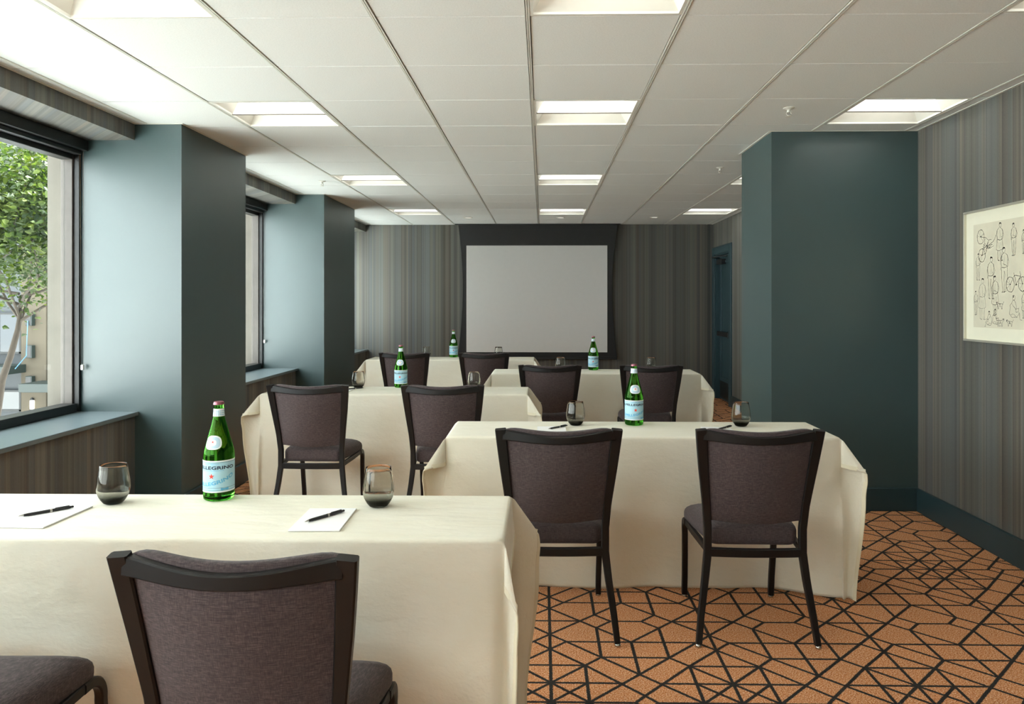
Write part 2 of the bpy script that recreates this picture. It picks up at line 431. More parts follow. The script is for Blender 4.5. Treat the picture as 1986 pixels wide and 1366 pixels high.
for ci in range(len(cols) - 1):
    k = ci - 5                    # index of the line on its left
    for ri in range(len(rows) - 1):
        j = ri - 13
        if (k, j) in lights: continue
        x0, x1, y0, y1 = cols[ci], cols[ci+1], rows[ri], rows[ri+1]
        gx = 0.0105; gy = 0.0032
        rect = (x0 + (0.002 if ci == 0 else gx), x1 - (0.002 if ci == len(cols)-2 else gx), y0 + gy, y1 - gy)
        rects = [rect]
        for bk in blockers: rects = [q for r_ in rects for q in subtract(r_, bk)]
        if not rects: continue
        full = len(rects) == 1 and rects[0] == rect and abs((y1-y0) - G) < 1e-6 and abs((x1-x0) - G) < 1e-6
        if full:
            if 'full' not in tile_cache:
                hw = (x1-x0)/2 - gx; hh = (y1-y0)/2 - gy
                tile_cache['full'] = MB().bbox(-hw, hw, -hh, hh, 0, 0.016, 0.0025, 1).mesh('ceiling_tile', M['tile'])
            link('ceiling_tile', tile_cache['full'], ceil, ((x0+x1)/2, (y0+y1)/2, H + R.uniform(-0.0006, 0.0008)))
        else:
            mb = MB()
            for q in rects: mb.box(q[0], q[1], q[2], q[3], H, H + 0.016)
            mb.build('ceiling_tile', M['tile'], ceil)
for ci in range(1, len(cols) - 1):
    x = cols[ci]; segs = [(x - 0.0072, x + 0.0072, YF, YB)]
    for bk in blockers: segs = [q for r_ in segs for q in subtract(r_, bk)]
    mb = MB()
    for q in segs:
        # two flanges with a slot between them
        mb.box(q[0], x - 0.0016, q[2], q[3], H - 0.003, H + 0.02); mb.box(x + 0.0016, q[1], q[2], q[3], H - 0.003, H + 0.02)
        mb.box(q[0], q[1], q[2], q[3], H + 0.006, H + 0.024)
    mb.build('grid_runner', M['white_trim'], ceil)
# wall angle around the edges of the ceiling
mb = MB()
mb.box(XR - 0.016, XR, YF, RP[2], H - 0.003, H + 0.001); mb.box(XR - 0.016, XR, RP[3], YB, H - 0.003, H + 0.001)
mb.box(RP[0] - 0.016, XR, RP[2] - 0.016, RP[2], H - 0.003, H + 0.001); mb.box(RP[0] - 0.016, RP[0], RP[2], RP[3] + 0.016, H - 0.003, H + 0.001)
for a, b in PIL:
    mb.box(XP, XP + 0.016, a - 0.016, b + 0.016, H - 0.003, H + 0.001); mb.box(XS, XP, a - 0.016, a, H - 0.003, H + 0.001); mb.box(XS, XP, b, b + 0.016, H - 0.003, H + 0.001)
for a, b in BAYS: mb.box(XS, XS + 0.016, a, b, H - 0.003, H + 0.001)
mb.build('wall_angle', M['white_trim'], ceil)
bd = MB().box(-3.1, XS - 0.002, YF, YB, 2.66, 2.68); bd.build('border_panel', M['plenum'], ceil)

# ---- recessed square light fixtures
def make_troffer():
    t = thing('ceiling_light', 'x', 'ceiling light')
    h = G/2 - 0.008; d = 0.085
    fr = MB()
    for (x0, x1, y0, y1) in ((-h, h, -h, -h+0.014), (-h, h, h-0.014, h), (-h, -h+0.014, -h+0.014, h-0.014), (h-0.014, h, -h+0.014, h-0.014)):
        fr.box(x0, x1, y0, y1, -0.002, 0.012)
    fr.build('frame', M['white_trim'], t)
    a = h - 0.014; b = a - 0.055
    pan = MB()
    ring0 = [(-a,-a,0.008),(a,-a,0.008),(a,a,0.008),(-a,a,0.008)]; ring1 = [(-b,-b,d),(b,-b,d),(b,b,d),(-b,b,d)]
    pan.add(ring0 + ring1, [(0,1,5,4),(1,2,6,5),(2,3,7,6),(3,0,4,7)]); pan.build('reflector_pan', M['white_trim'], t)
    MB().box(-b, b, -b, b, d, d + 0.004).build('lamp_panel', M['troffer_on'], t)
    bk = MB()
    bk.add([(-a+0.004,-0.006,0.004),(a-0.004,-0.006,0.004),(b,-0.03,d-0.004),(-b,-0.03,d-0.004),(-a+0.004,0.006,0.004),(a-0.004,0.006,0.004),(b,0.03,d-0.004),(-b,0.03,d-0.004)],
           [(0,1,2,3),(4,7,6,5),(0,4,5,1),(3,2,6,7),(0,3,7,4),(1,5,6,2)])
    bk.build('diffuser', M['basket'], t)
    MB().box(-a, a, -0.004, 0.004, -0.001, 0.006).build('divider_bar', M['taupe_metal'], t)
    return t
proto = make_troffer(); first = True
wherex = {-3: 'above the window-side chairs', 0: 'above the centre aisle', 3: 'along the right wall'}
wherey = {-9: 'farthest behind the viewer', -5: 'just behind the viewer', -1: 'cut by the top of the picture', 2: 'in the row nearest the viewer seen whole', 6: 'in the middle row', 10: 'in the row nearest the screen'}
for (c, r) in lights:
    o = proto if first else copy_tree(proto); first = False
    o.location = (GX0 + G*(c + 0.5), GY0 + G*(r + 0.5), H)
    o['label'] = 'square recessed ceiling light %s, %s' % (wherex[c], wherey[r]); o['group'] = 'square recessed ceiling lights'

# ---- small round downlights in front of the screen
def make_down():
    t = thing('downlight', 'x', 'downlight')
    MB().lathe([(0.060, 0.0), (0.060, -0.004), (0.046, -0.006), (0.044, 0.0)], 28, cap0=False, cap1=False).build('trim_ring', M['white_trim'], t, True)
    MB().lathe([(0.045, -0.001), (0.03, -0.002)], 24, cap0=False).build('lamp', M['downlight_on'], t, True)
    return t
pd = make_down()
for i, (x, nm) in enumerate(((-0.99, 'left'), (0.241, 'middle'), (1.484, 'right'))):
    o = pd if i == 0 else copy_tree(pd); o.location = (x, 9.97, H)
    tag(o, nm + ' one of three small round downlights before the screen', 'downlight', 'round downlights')
def make_sprk():
    t = thing('sprinkler', 'x', 'sprinkler')
    MB().lathe([(0.032, 0.0), (0.032, -0.003), (0.014, -0.010), (0.010, -0.012), (0.010, -0.026)], 20, cap0=False).build('escutcheon', M['white_trim'], t, True)
    mb = MB().tube([(-0.010, 0, -0.024), (-0.014, 0, -0.036), (0, 0, -0.048)], 0.0025, 6).tube([(0.010, 0, -0.024), (0.014, 0, -0.036), (0, 0, -0.048)], 0.0025, 6)
    mb.build('yoke', M['white_trim'], t, True)
    MB().lathe([(0.018, -0.048), (0.018, -0.050)], 16).build('deflector', M['white_trim'], t)
    return t
ps = make_sprk()
for i, (x, y, lab) in enumerate(((1.43, 4.37, 'white fire sprinkler in the ceiling left of the right pillar'), (1.487, 6.29, 'white fire sprinkler beyond the right pillar corner'), (-2.05, 6.93, 'white fire sprinkler near the window between pillars'))):
    o = ps if i == 0 else copy_tree(ps); o.location = (x, y, H); tag(o, lab, 'sprinkler', 'fire sprinklers')

# ---- windows
for i, (a, b) in enumerate(BAYS):
    wn = thing('window_%d' % (i + 1), ['nearest window with dark bronze frame and tree outside', 'narrow view of window between the two left pillars', 'window beside the screen wall hidden by pillar'][i], 'window', kind='structure')
    wx0, wx1 = -3.03, -2.956
    zt, zb = 2.27, 0.735
    mb = MB().bbox(wx0, wx1, a + 0.002, a + 0.035, 0.682, 2.395, 0.003); mb.build('jamb', M['jamb_metal'], wn)
    mb = MB().bbox(wx0, wx1, b - 0.035, b - 0.002, 0.682, 2.395, 0.003); mb.build('jamb', M['jamb_metal'], wn)
    MB().bbox(wx0, -2.925, a + 0.035, b - 0.035, 0.682, zb, 0.004).build('bottom_rail', M['bronze'], wn)
    MB().bbox(wx0, -2.95, a + 0.035, b - 0.035, zt, 2.395, 0.004).build('head_rail', M['bronze'], wn)
    for my in ([a + 1.8, a + 3.6, a + 5.4, a + 7.2] if b - a > 4 else []):
        MB().bbox(wx0, wx1, my - 0.03, my + 0.03, 0.70, 2.35, 0.003).build('mullion', M['bronze'], wn)
    MB().box(-2.955, -2.922, b - 0.022, b - 0.002, 0.684, 2.32).build('blind_channel', M['bronze'], wn)
    MB().box(-2.955, -2.922, a + 0.002, a + 0.022, 0.684, 2.32).build('blind_channel', M['bronze'], wn)
    MB().box(-3.012, -3.004, a + 0.035, b - 0.035, zb, zt).build('pane', M['pane'], wn)
    MB().bbox(-2.96, XS + 0.026, a + 0.001, b - 0.001, 0.656, 0.681, 0.003).build('window_sill', M['sill_paint'], wn)
    mb = MB().bbox(XO - 0.03, -3.032, a, b, 0.60, 0.70, 0.006); mb.build('outer_sill', M['stone'], wn)
    MB().box(XO, -3.032, b - 0.004, b, 0.70, 2.40).build('stone_reveal', M['stone'], wn)
    MB().box(XO, -3.032, a, a + 0.004, 0.70, 2.40).build('stone_reveal', M['stone'], wn)
    # daylight portal in the opening (emits nothing itself)
    pl = bpy.data.lights.new('window_portal', 'AREA'); pl.shape = 'RECTANGLE'; pl.size = zt - zb; pl.size_y = (b - a) - 0.07
    pl.cycles.is_portal = True
    po = bpy.data.objects.new('window_portal', pl); COL.objects.link(po)
    po.location = (-3.04, (a + b)/2, (zt + zb)/2); po.rotation_euler = (0, -PI/2, 0)
# outer skin of our own building above and below the windows
mb = MB().box(XO - 0.02, XO + 0.05, YF, YB + 0.1, 2.40, 2.80)
mb.box(XO - 0.02, XO + 0.05, YF, YB + 0.1, -4.2, 0.60)
for a, b in PIL: mb.box(XO - 0.02, XO + 0.0, a, b, 0.6, 2.4)
struct('wall_outside', mb, M['stone'], 'pale stone outer face of the window wall', 'wall')

# roller blinds with bead chains
for i in (0, 1):
    a, b = BAYS[i]
    t = thing('roller_blind', ['rolled-up dark blind cassette over the nearest window', 'rolled-up dark blind cassette over the window between pillars'][i], 'blind', (0, 0, 0), group='roller blinds')
    MB().bbox(-2.949, -2.87, a + 0.004, b - 0.004, 2.327, 2.394, 0.004).build('cassette', M['bronze'], t)
    MB().bbox(-2.945, -2.90, a + 0.03, b - 0.03, 2.300, 2.327, 0.004).build('hem_bar', M['black_plastic'], t)
    mb = MB()
    def bead(x, y, z, r=0.0023):
        mb.add([(x+r,y,z),(x-r,y,z),(x,y+r,z),(x,y-r,z),(x,y,z+r),(x,y,z-r)], [(0,2,4),(2,1,4),(1,3,4),(3,0,4),(2,0,5),(1,2,5),(3,1,5),(0,3,5)])
    z0, z1 = 2.33, 0.985
    for q in range(int((z0 - z1)/0.006)):
        z = z0 - q*0.006; f = q*0.006/(z0 - z1)
        bead(-2.912 + 0.010*f*f, b - 0.028 + 0.003*math.sin(f*5), z); bead(-2.893 + 0.004*math.sin(f*3), b - 0.026, z)
    for q in range(12):
        an = PI*q/11; bead(-2.8975 - 0.0045*math.cos(an), b - 0.027, z1 - 0.010*math.sin(an))
    tag(mb.build('bead_chain', M['chrome'], t), kind='stuff')
    MB().bbox(-2.906, -2.888, b - 0.034, b - 0.018, 0.945, 0.978, 0.004).build('chain_clip', M['clear_plastic'], t)

# ---- door on the right wall
d = thing('door_1', 'teal door with push bar beside the screen wall', 'door', kind='structure')
DX = 2.53
mb = MB().bbox(XR - 0.018, XR + 0.001, DY0 - 0.13, DY0, 0, 2.15, 0.004); mb.build('casing', M['door_paint'], d)
mb = MB().bbox(XR - 0.018, XR + 0.001, DY1, DY1 + 0.13, 0, 2.15, 0.004); mb.build('casing', M['door_paint'], d)
MB().bbox(XR - 0.018, XR + 0.001, DY0, DY1, DZ, 2.15, 0.004).build('casing', M['door_paint'], d)
MB().box(XR, 2.66, DY0, DY0 + 0.02, 0, DZ).box(XR, 2.66, DY1 - 0.02, DY1, 0, DZ).box(XR, 2.66, DY0 + 0.02, DY1 - 0.02, DZ - 0.02, DZ).build('door_frame', M['door_paint'], d)
MB().box(DX, DX + 0.045, DY0 + 0.022, DY1 - 0.022, 0.006, DZ - 0.022).build('door_leaf', M['door_paint'], d)
mb = MB(); y0, y1 = DY0 + 0.13, DY1 - 0.13
for (z0, z1) in ((0.30, 1.95),):
    mb.bbox(DX - 0.012, DX, y0, y0 + 0.03, z0, z1, 0.004); mb.bbox(DX - 0.012, DX, y1 - 0.03, y1, z0, z1, 0.004)
    mb.bbox(DX - 0.012, DX, y0, y1, z0, z0 + 0.03, 0.004); mb.bbox(DX - 0.012, DX, y0, y1, z1 - 0.03, z1, 0.004)
mb.build('panel_moulding', M['door_paint'], d)
pb = MB().bbox(DX - 0.075, DX - 0.03, DY0 + 0.05, DY1 - 0.16, 0.90, 0.965, 0.005); o = pb.build('push_bar', M['black_plastic'], d)
MB().bbox(DX - 0.06, DX, DY0 + 0.04, DY0 + 0.12, 0.88, 0.985, 0.005).build('latch_case', M['bronze'], o)
MB().box(DX - 0.003, DX, DY0 + 0.05, DY1 - 0.05, 0.03, 0.26).build('kick_plate', M['bronze'], d)
cl = MB().bbox(DX - 0.07, DX, DY1 - 0.38, DY1 - 0.10, 1.90, 1.97, 0.005).build('door_closer', M['black_plastic'], d)
MB().tube([(DX - 0.035, DY1 - 0.28, 1.972), (DX - 0.20, DY1 - 0.42, 1.985), (DX - 0.04, DY1 - 0.60, 2.0)], 0.008, 6).build('closer_arm', M['bronze'], cl)

# ---- projection screen
t = thing('projection_screen', 'large pulled-down projection screen with black tensioned border', 'projection screen', (0, 10.80, 0))
zt, zb = 2.495, 0.575
def side(z, s):
    f = (z - 0.57)/(2.49 - 0.57); wst = 1 - (2*f - 1)**2
    return (-1.222 + 0.012*f + 0.072*wst) if s < 0 else (1.072 + 0.006*f - 0.072*wst)
N = 40; vs = []; fs = []
for y in (0.0, 0.003):
    for i in range(N + 1):
        z = zb + (zt - zb)*i/N; vs += [(side(z, -1), y, z), (side(z, 1), y, z)]
q = 2*(N + 1)
for i in range(N):
    k = 2*i; fs += [(k, k+1, k+3, k+2), (q+k, q+k+2, q+k+3, q+k+1), (k, k+2, q+k+2, q+k), (k+1, q+k+1, q+k+3, k+3)]
fs += [(0, q, q+1, 1), (2*N, 2*N+1, q+2*N+1, q+2*N)]
MB().add(vs, fs).build('black_border', M['black_fabric'], t)
MB().box(-1.097, 0.935, -0.002, 0.0005, 0.648, 2.188).build('viewing_surface', M['screen_white'], t)
MB().bbox(-1.225, 1.075, -0.014, 0.016, 0.545, 0.588, 0.004).build('weight_bar', M['black_fabric'], t)
for s in (-1, 1):
    MB().tube([(side(zb + (zt-zb)*i/24, s) + s*0.004, 0.0015, zb + (zt-zb)*i/24) for i in range(25)], 0.003, 6).build('tension_cord', M['black_plastic'], t, True)
MB().box(-1.26, 1.12, -0.03, 0.04, 2.488, 2.499).build('ceiling_slot_trim', M['black_plastic'], t)

# ------------------------------------------------------------------ tables with cloths
LX, LY, ZT = 1.83, 0.457, 0.742
def make_table(name, label, cx, cy):
    t = thing('folding_table', label, 'table', (cx, cy, 0), group='narrow folding tables under the cloths')
    MB().bbox(-LX/2 + 0.006, LX/2 - 0.006, -LY/2 + 0.006, LY/2 - 0.006, ZT - 0.030, ZT - 0.003, 0.006).build('tabletop', M['wood_table'], t)
    for sx in (-1, 1):
        for sy in (-1, 1):
            MB().tube([(sx*0.62, sy*0.085, ZT - 0.031), (sx*0.70, sy*0.085, 0.005)], 0.0125, 10).build('leg', M['chair_metal'], t, True)
        MB().tube([(sx*0.63, -0.085, ZT - 0.09), (sx*0.63, 0.085, ZT - 0.09)], 0.010, 8).build('cross_tube', M['chair_metal'], t, True)
    return t
def sm(a, b, x):
    x = max(0.0, min(1.0, (x - a)/(b - a))); return x*x*(3 - 2*x)
def make_cloth(label, cx, cy, seed, push=(0.0, 0.0), ears=(1, 1, 1, 1), aend=0.135):
    """ears: (left-near, right-near, left-far, right-far); push: how far the near/far drape leans in at the floor"""
    rr = random.Random(seed); ph = [rr.uniform(0, 6.28) for _ in range(12)]
    B = 0.732; er = 0.010
    def axis(L, o, n_in, n_out):
        h = L/2 - er
        base = er*PI/2
        outp = [h + base*i/4 for i in range(5)] + [h + base + (aend - base)*((i+1)/12) for i in range(12)]
        if o > aend + 1e-6: outp += [h + aend + (o - aend)*((i+1)/n_out) for i in range(n_out)]
        inn = [-h + 2*h*i/n_in for i in range(1, n_in)]
        return [-x for x in outp[::-1]] + inn + outp, h
    ps, hx = axis(LX, aend, 56, 10); qs, hy = axis(LY, B, 12, 44)
    def edge(a):
        if a < er*PI/2: return er*math.sin(a/er), er*(1 - math.cos(a/er))
        return er, er + a - er*PI/2
    zt0 = ZT - 0.001 + 0.004
    def mp(p, q):
        sp = -1 if p < 0 else 1; sq = -1 if q < 0 else 1
        a = max(0.0, abs(p) - hx); b = max(0.0, abs(q) - hy)
        pu = push[0] if sq < 0 else push[1]
        if a <= 0 and b <= 0: return (p, q, zt0)
        if b <= 0:
            o, dr = edge(a); fl = 0.10*max(0, dr - er)
            return (sp*(hx + o + fl), q, zt0 - dr)
        if a <= 0:
            o, dr = edge(b); f = dr/B; x = p
            fold = (0.014*math.sin(5.2*x + ph[0]) + 0.010*math.sin(11.0*x + ph[1] + 0.6*math.sin(3*x)) + 0.004*math.sin(23*x + ph[2]))*sm(0.05, 0.9, f)
            edgef = sm(0.70, 0.98, abs(x)/hx)
            lean = -pu*sm(0.0, 1.0, f)*(1 - 0.75*edgef) + 0.025*edgef*f
            return (x + 0.006*f*math.sin(7*x + ph[3]), sq*(hy + o + lean + fold), zt0 - dr - 0.004*f*math.sin(3*x + ph[4])*(f > .9))
        e = ears[(0 if sq < 0 else 2) + (0 if sp < 0 else 1)]
        r = math.hypot(a, b); phi = math.atan2(b, a)
        tau = (PI/4)*(1 - abs(1 - phi/(PI/4))); tau = tau if tau < 0.62 else 0.62 + (tau - 0.62)*0.65
        tau *= e
        psi = (PI/2 - phi)
        g = 1 - 0.22*sm(0.10, 0.26, b) - 0.40*sm(0.24, 0.72, b)
        psi2 = psi*0.85 + 0.05
        ox = math.sin(tau)*math.cos(psi2)*g*r; oy = math.sin(tau)*math.sin(psi2)*r
        f = b/B
        wav = 0.020*math.sin(30*a + ph[5])*sm(0.15, 0.8, f)
        oy += 0.025*sm(0, 1, f) + wav + (0.014*math.sin(5.2*sp*hx + ph[0]) + 0.010*math.sin(11.0*sp*hx + ph[1] + 0.6*math.sin(3*sp*hx)) + 0.004*math.sin(23*sp*hx + ph[2]))*sm(0.05, 0.9, f) - 0.25*pu*f
        dz = math.cos(tau)*r
        dz = min(dz, ZT - 0.003)
        ex, _ = edge(a); ey, _ = edge(b)
        return (sp*(hx + ex + ox), sq*(hy + ey + oy), max(0.006, zt0 - dz))
    vs = [mp(p, q) for q in qs for p in ps]; n = len(ps)
    fs = []
    for j in range(len(qs) - 1):
        for i in range(n - 1):
            A_, B_, C_, D_ = j*n+i, j*n+i+1, (j+1)*n+i+1, (j+1)*n+i
            pm, qm = (ps[i] + ps[i+1])/2, (qs[j] + qs[j+1])/2
            if abs(pm) > hx and abs(qm) > hy: fs += [(A_, B_, C_), (A_, C_, D_)] if pm*qm > 0 else [(A_, B_, D_), (B_, C_, D_)]
            else: fs.append((A_, B_, C_, D_))
    mb = MB().add(vs, fs)
    o = mb.build('tablecloth', M['cloth'], None, True, 80); o.location = (cx, cy, 0)
    so = o.modifiers.new('thickness', 'SOLIDIFY'); so.thickness = 0.0016; so.offset = 0
    tag(o, label, 'tablecloth', 'cream tablecloths')
    # stitched hem bands along the two end edges
    for i0, sgn in ((0, 1), (n - 1, -1)):
        hv = []; hf = []
        for j in range(len(qs)):
            A = Vector(vs[j*n+i0]); Bv = Vector(vs[j*n+i0+sgn*1]); dirv = (Bv - A); L = dirv.length or 1e-6
            C = A + dirv/L*0.018
            nn = Vector((-sgn*1.0, 0, 0))*0.0016
            hv += [A + nn, C + nn, A - nn, C - nn]
        for j in range(len(qs) - 1):
            k = 4*j; hf += [(k, k+1, k+5, k+4), (k+2, k+6, k+7, k+3), (k, k+4, k+6, k+2), (k+1, k+3, k+7, k+5)]
        MB().add(hv, hf).build('hem', M['hem'], o)
    return o
TAB = [  # cx, cy, push, ears, where
    (-1.015, 2.200, (0.10, 0.0), (1, 0.35, 1, 0.92), 'nearest the viewer'),
    (0.465, 3.715, (0.075, 0.0), (1, 0.92, 1, 1), 'second from the viewer, on the right'),
    (-1.015, 5.310, (0.04, 0.0), (1, 1, 1, 1), 'third from the viewer, by the window pillars'),
    (0.468, 6.780, (0.0, 0.0), (1, 1, 1, 1), 'fourth from the viewer, beside the right pillar'),
    (-1.005, 8.320, (0.0, 0.0), (1, 1, 1, 1), 'farthest from the viewer, before the screen')]
for i, (cx, cy, pu, ea, wh) in enumerate(TAB):
    make_table('t', 'narrow folding table under the cream cloth ' + wh, cx, cy)
    make_cloth('cream floor-length tablecloth on the table ' + wh, cx, cy, 11 + i, pu, ea)

# ------------------------------------------------------------------ chairs
def make_chair():
    t = thing('banquet_chair', 'x', 'chair')
    fm, cm = M['chair_metal'], M['fabric']
    def post(z):        # centre line of the back post, right side
        pts = [(0.0, 0.236, -0.262), (0.12, 0.222, -0.242), (0.25, 0.203, -0.222), (0.36, 0.190, -0.212), (0.46, 0.190, -0.212), (0.56, 0.198, -0.222), (0.70, 0.214, -0.248), (0.80, 0.224, -0.270), (0.872, 0.231, -0.287)]
        for (a, xa, ya), (b, xb, yb) in zip(pts, pts[1:]):
            if a <= z <= b: f = (z - a)/(b - a); return (xa + (xb-xa)*f, ya + (yb-ya)*f)
        return pts[-1][1:]
    CURVE, SAG = 0.042, 0.016
    def hw(z): return 0.0155 + 0.0060*sm(0.5, 0.87, z)
    bf = MB()
    for s in (-1, 1):
        zs = [0.340 + 0.530*i/22 for i in range(23)]
        bf.tube([(s*post(z)[0], post(z)[1], z) for z in zs], 0, side=(1,0,0), w=[(hw(z), 0.0125) for z in zs])
    tx, ty = post(0.855)
    n = 24; pth = []; ws = []
    for i in range(n + 1):
        s = -1 + 2*i/n; c = (1 - s*s)**1.4
        pth.append((s*(tx - 0.010), ty - CURVE*c, 0.848 - SAG*c)); ws.append((0.0205 - 0.0050*c, 0.0112))
    bf.tube(pth, 0, side=(0,0,1), w=ws)
    n = 12; pth = []
    for i in range(n + 1):                                   # lower cross rail of the back
        s = -1 + 2*i/n; pth.append((s*0.190, -0.212 - 0.012*(1 - s*s), 0.364))
    bf.build('back_frame', fm, t, True, 35)
    sf = MB().tube(pth, 0, side=(0,0,1), w=(0.017, 0.0115))
    for s in (-1, 1):                                        # side rails under the seat
        sf.tube([(s*0.190, -0.20, 0.372), (s*0.205, 0.0, 0.378), (s*0.212, 0.13, 0.384)], 0, side=(1,0,0), w=(0.010, 0.0135))
    sf.tube([(-0.205, 0.15, 0.372), (0.205, 0.15, 0.372)], 0, side=(0,0,1), w=(0.012, 0.010))
    sf.build('seat_frame', fm, t, True, 35)
    for s in (-1, 1):
        zs = [0.012 + 0.330*i/12 for i in range(13)]
        lg = MB().tube([(s*post(z)[0], post(z)[1], z) for z in zs], 0, side=(1,0,0), w=[(0.0118 + 0.0037*z/0.34, 0.0125) for z in zs]).build('leg', fm, t, True, 35)
        MB().lathe([(0.006, 0.016), (0.0115, 0.010), (0.0125, 0.006), (0.0125, 0.001), (0.010, 0.0)], 14, (s*0.236, -0.262, 0)).build('glide', M['chrome'], lg, True)
        pts = [(s*0.212, 0.12, 0.384)]
        for q in range(9):
            an = PI/2*q/8; pts.append((s*(0.212 - 0.001*q), 0.145 + 0.075*math.sin(an), 0.309 + 0.075*math.cos(an)))
        pts += [(s*0.202, 0.232, 0.20), (s*0.200, 0.245, 0.10), (s*0.200, 0.256, 0.012)]
        lg = MB().tube(pts, 0, side=(1,0,0), w=(0.0125, 0.0135)).build('leg', fm, t, True, 35)
        MB().lathe([(0.006, 0.016), (0.0115, 0.010), (0.0125, 0.006), (0.0125, 0.001), (0.010, 0.0)], 14, (s*0.200, 0.257, 0)).build('glide', M['chrome'], lg, True)
    # backrest cushion
    nu, nv = 26, 22; zb, ztp = 0.494, 0.838
    def pt(u, v, side):
        c = (1 - u*u)**1.4
        z = zb - 0.012*c + (ztp - SAG*c*0.95 - zb + 0.012*c)*v
        px, py = post(min(0.872, zb + (ztp - zb)*v)); x = u*(px - hw(z) + 0.002)
        bulge = (1 - abs(u)**5)*(1 - abs(2*v - 1)**7)
        y0 = py - CURVE*c*sm(-0.5, 0.6, v)
        return (x, y0 + (-0.003 - 0.014*bulge if side < 0 else 0.008 + 0.026*bulge), z)
    vs = []; fs = []; W = nu + 1
    for side_ in (-1, 1):
        for j in range(nv + 1):
            for i in range(nu + 1): vs.append(pt(-1 + 2*i/nu, j/nv, side_))
    K = W*(nv + 1)
    for j in range(nv):
        for i in range(nu):
            k = j*W + i; fs += [(k, k+1, k+W+1, k+W), (K+k, K+k+W, K+k+W+1, K+k+1)]
    for i in range(nu): fs += [(i, K+i, K+i+1, i+1), (nv*W+i, nv*W+i+1, K+nv*W+i+1, K+nv*W+i)]
    for j in range(nv): fs += [(j*W, (j+1)*W, K+(j+1)*W, K+j*W), (j*W+nu, K+j*W+nu, K+(j+1)*W+nu, (j+1)*W+nu)]
    # front face of the cushion rises just above the rail
    mb = MB().add(vs, fs)
    lip = []
    for i in range(25):
        s = -0.91 + 1.82*i/24; c = (1 - s*s)**1.4
        lip.append((s*tx, ty - CURVE*c + 0.024, 0.851 - SAG*c + 0.010*(1 - abs(s/0.91)**10)))
    mb.tube(lip, 0, side=(0,0,1), w=(0.017, 0.014))
    mb.build('backrest', cm, t, True, 50)
    # seat cushion
    def outline(ins, m=10):
        P = [(-0.176, -0.198), (0.176, -0.198), (0.226, 0.190), (-0.226, 0.190)]; rad = [0.035, 0.035, 0.055, 0.055]; out = []
        for i in range(4):
            p = Vector(P[i]); a = (Vector(P[i-1]) - p).normalized(); b = (Vector(P[(i+1) % 4]) - p).normalized()
            r_ = rad[i]; p0 = p + a*r_; p1 = p + b*r_
            for q in range(m + 1):
                f = q/m; out.append(p0*(1-f)**2 + p*2*f*(1-f) + p1*f*f)
        c = Vector((0, 0.0)); res = []
        for v in out:
            dirc = (v - c); res.append(v - dirc.normalized()*ins)
        return res
    lay = [(0.014, 0.386), (0.002, 0.394), (0.0, 0.410), (0.0, 0.442), (0.004, 0.454), (0.014, 0.463), (0.032, 0.470), (0.07, 0.476), (0.13, 0.480)]
    vs = []; fs = []; m = 44
    for ins, z in lay:
        for v in outline(ins): vs.append((v.x, v.y, z - 0.028*sm(0.08, 0.20, v.y)*(1 if z > 0.44 else 0.2)))
    for k in range(len(lay) - 1):
        for i in range(m):
            j = (i+1) % m; fs.append((k*m+i, k*m+j, (k+1)*m+j, (k+1)*m+i))
    fs += [tuple(range(m))[::-1], tuple((len(lay)-1)*m+i for i in range(m))]
    st = MB().add(vs, fs).build('seat', cm, t, True, 50)
    return t
chair = make_chair()
CH_POS = [(-0.607, 1.760, -1.5, 'at the nearest table, its back to the viewer'), (-1.385, 1.765, 1.0, 'at the nearest table, cut off at the left edge'),
          (0.063, 3.250, 0.4, 'at the second table, left of the two, facing the bottle'), (0.860, 3.250, -0.6, 'at the second table, right of the two, before the right pillar'),
          (-1.419, 4.800, -1.0, 'at the third table, left of the two, near the window sill'), (-0.604, 4.790, 0.5, 'at the third table, right of the two'),
          (0.058, 6.240, 0.6, 'at the fourth table, left of the two'), (0.864, 6.240, 0.0, 'at the fourth table, right of the two, behind the green bottle'),
          (-1.367, 7.660, 0.4, 'at the farthest table, left of the two'), (-0.574, 7.660, -0.4, 'at the farthest table, right of the two, below the screen')]
for i, (x, y, rz, wh) in enumerate(CH_POS):
    o = chair if i == 0 else copy_tree(chair)
    o.location = (x, y, 0); o.rotation_euler = (0, 0, math.radians(rz))
    tag(o, 'plum-grey upholstered dark-framed chair ' + wh, 'chair', 'banquet chairs')

# ------------------------------------------------------------------ table settings
ZC = ZT + 0.0045
def text_mb(body, size, R_, z, th0=0.0, off=0.0006, sx=1.0, warp=None, bold=0.0):
    cu = bpy.data.curves.new('txt', 'FONT'); cu.body = body; cu.size = size; cu.align_x = 'CENTER'; cu.resolution_u = 2; cu.offset = size*bold
    ob = bpy.data.objects.new('txt', cu); me = bpy.data.meshes.new_from_object(ob)
    bm = bmesh.new(); bm.from_mesh(me); bmesh.ops.triangulate(bm, faces=bm.faces)
    mb = MB(); bm.verts.index_update(); vs = []
    for v in bm.verts:
        x = v.co.x*sx; y = v.co.y
        if warp: x, y = warp(x, y)
        th = th0 + x/R_; vs.append(((R_ + off)*math.sin(th), -(R_ + off)*math.cos(th), z + y))
    fs = [[q.index for q in f.verts] for f in bm.faces]; bm.free()
    bpy.data.objects.remove(ob); bpy.data.curves.remove(cu); bpy.data.meshes.remove(me)
    return mb.add(vs, fs)
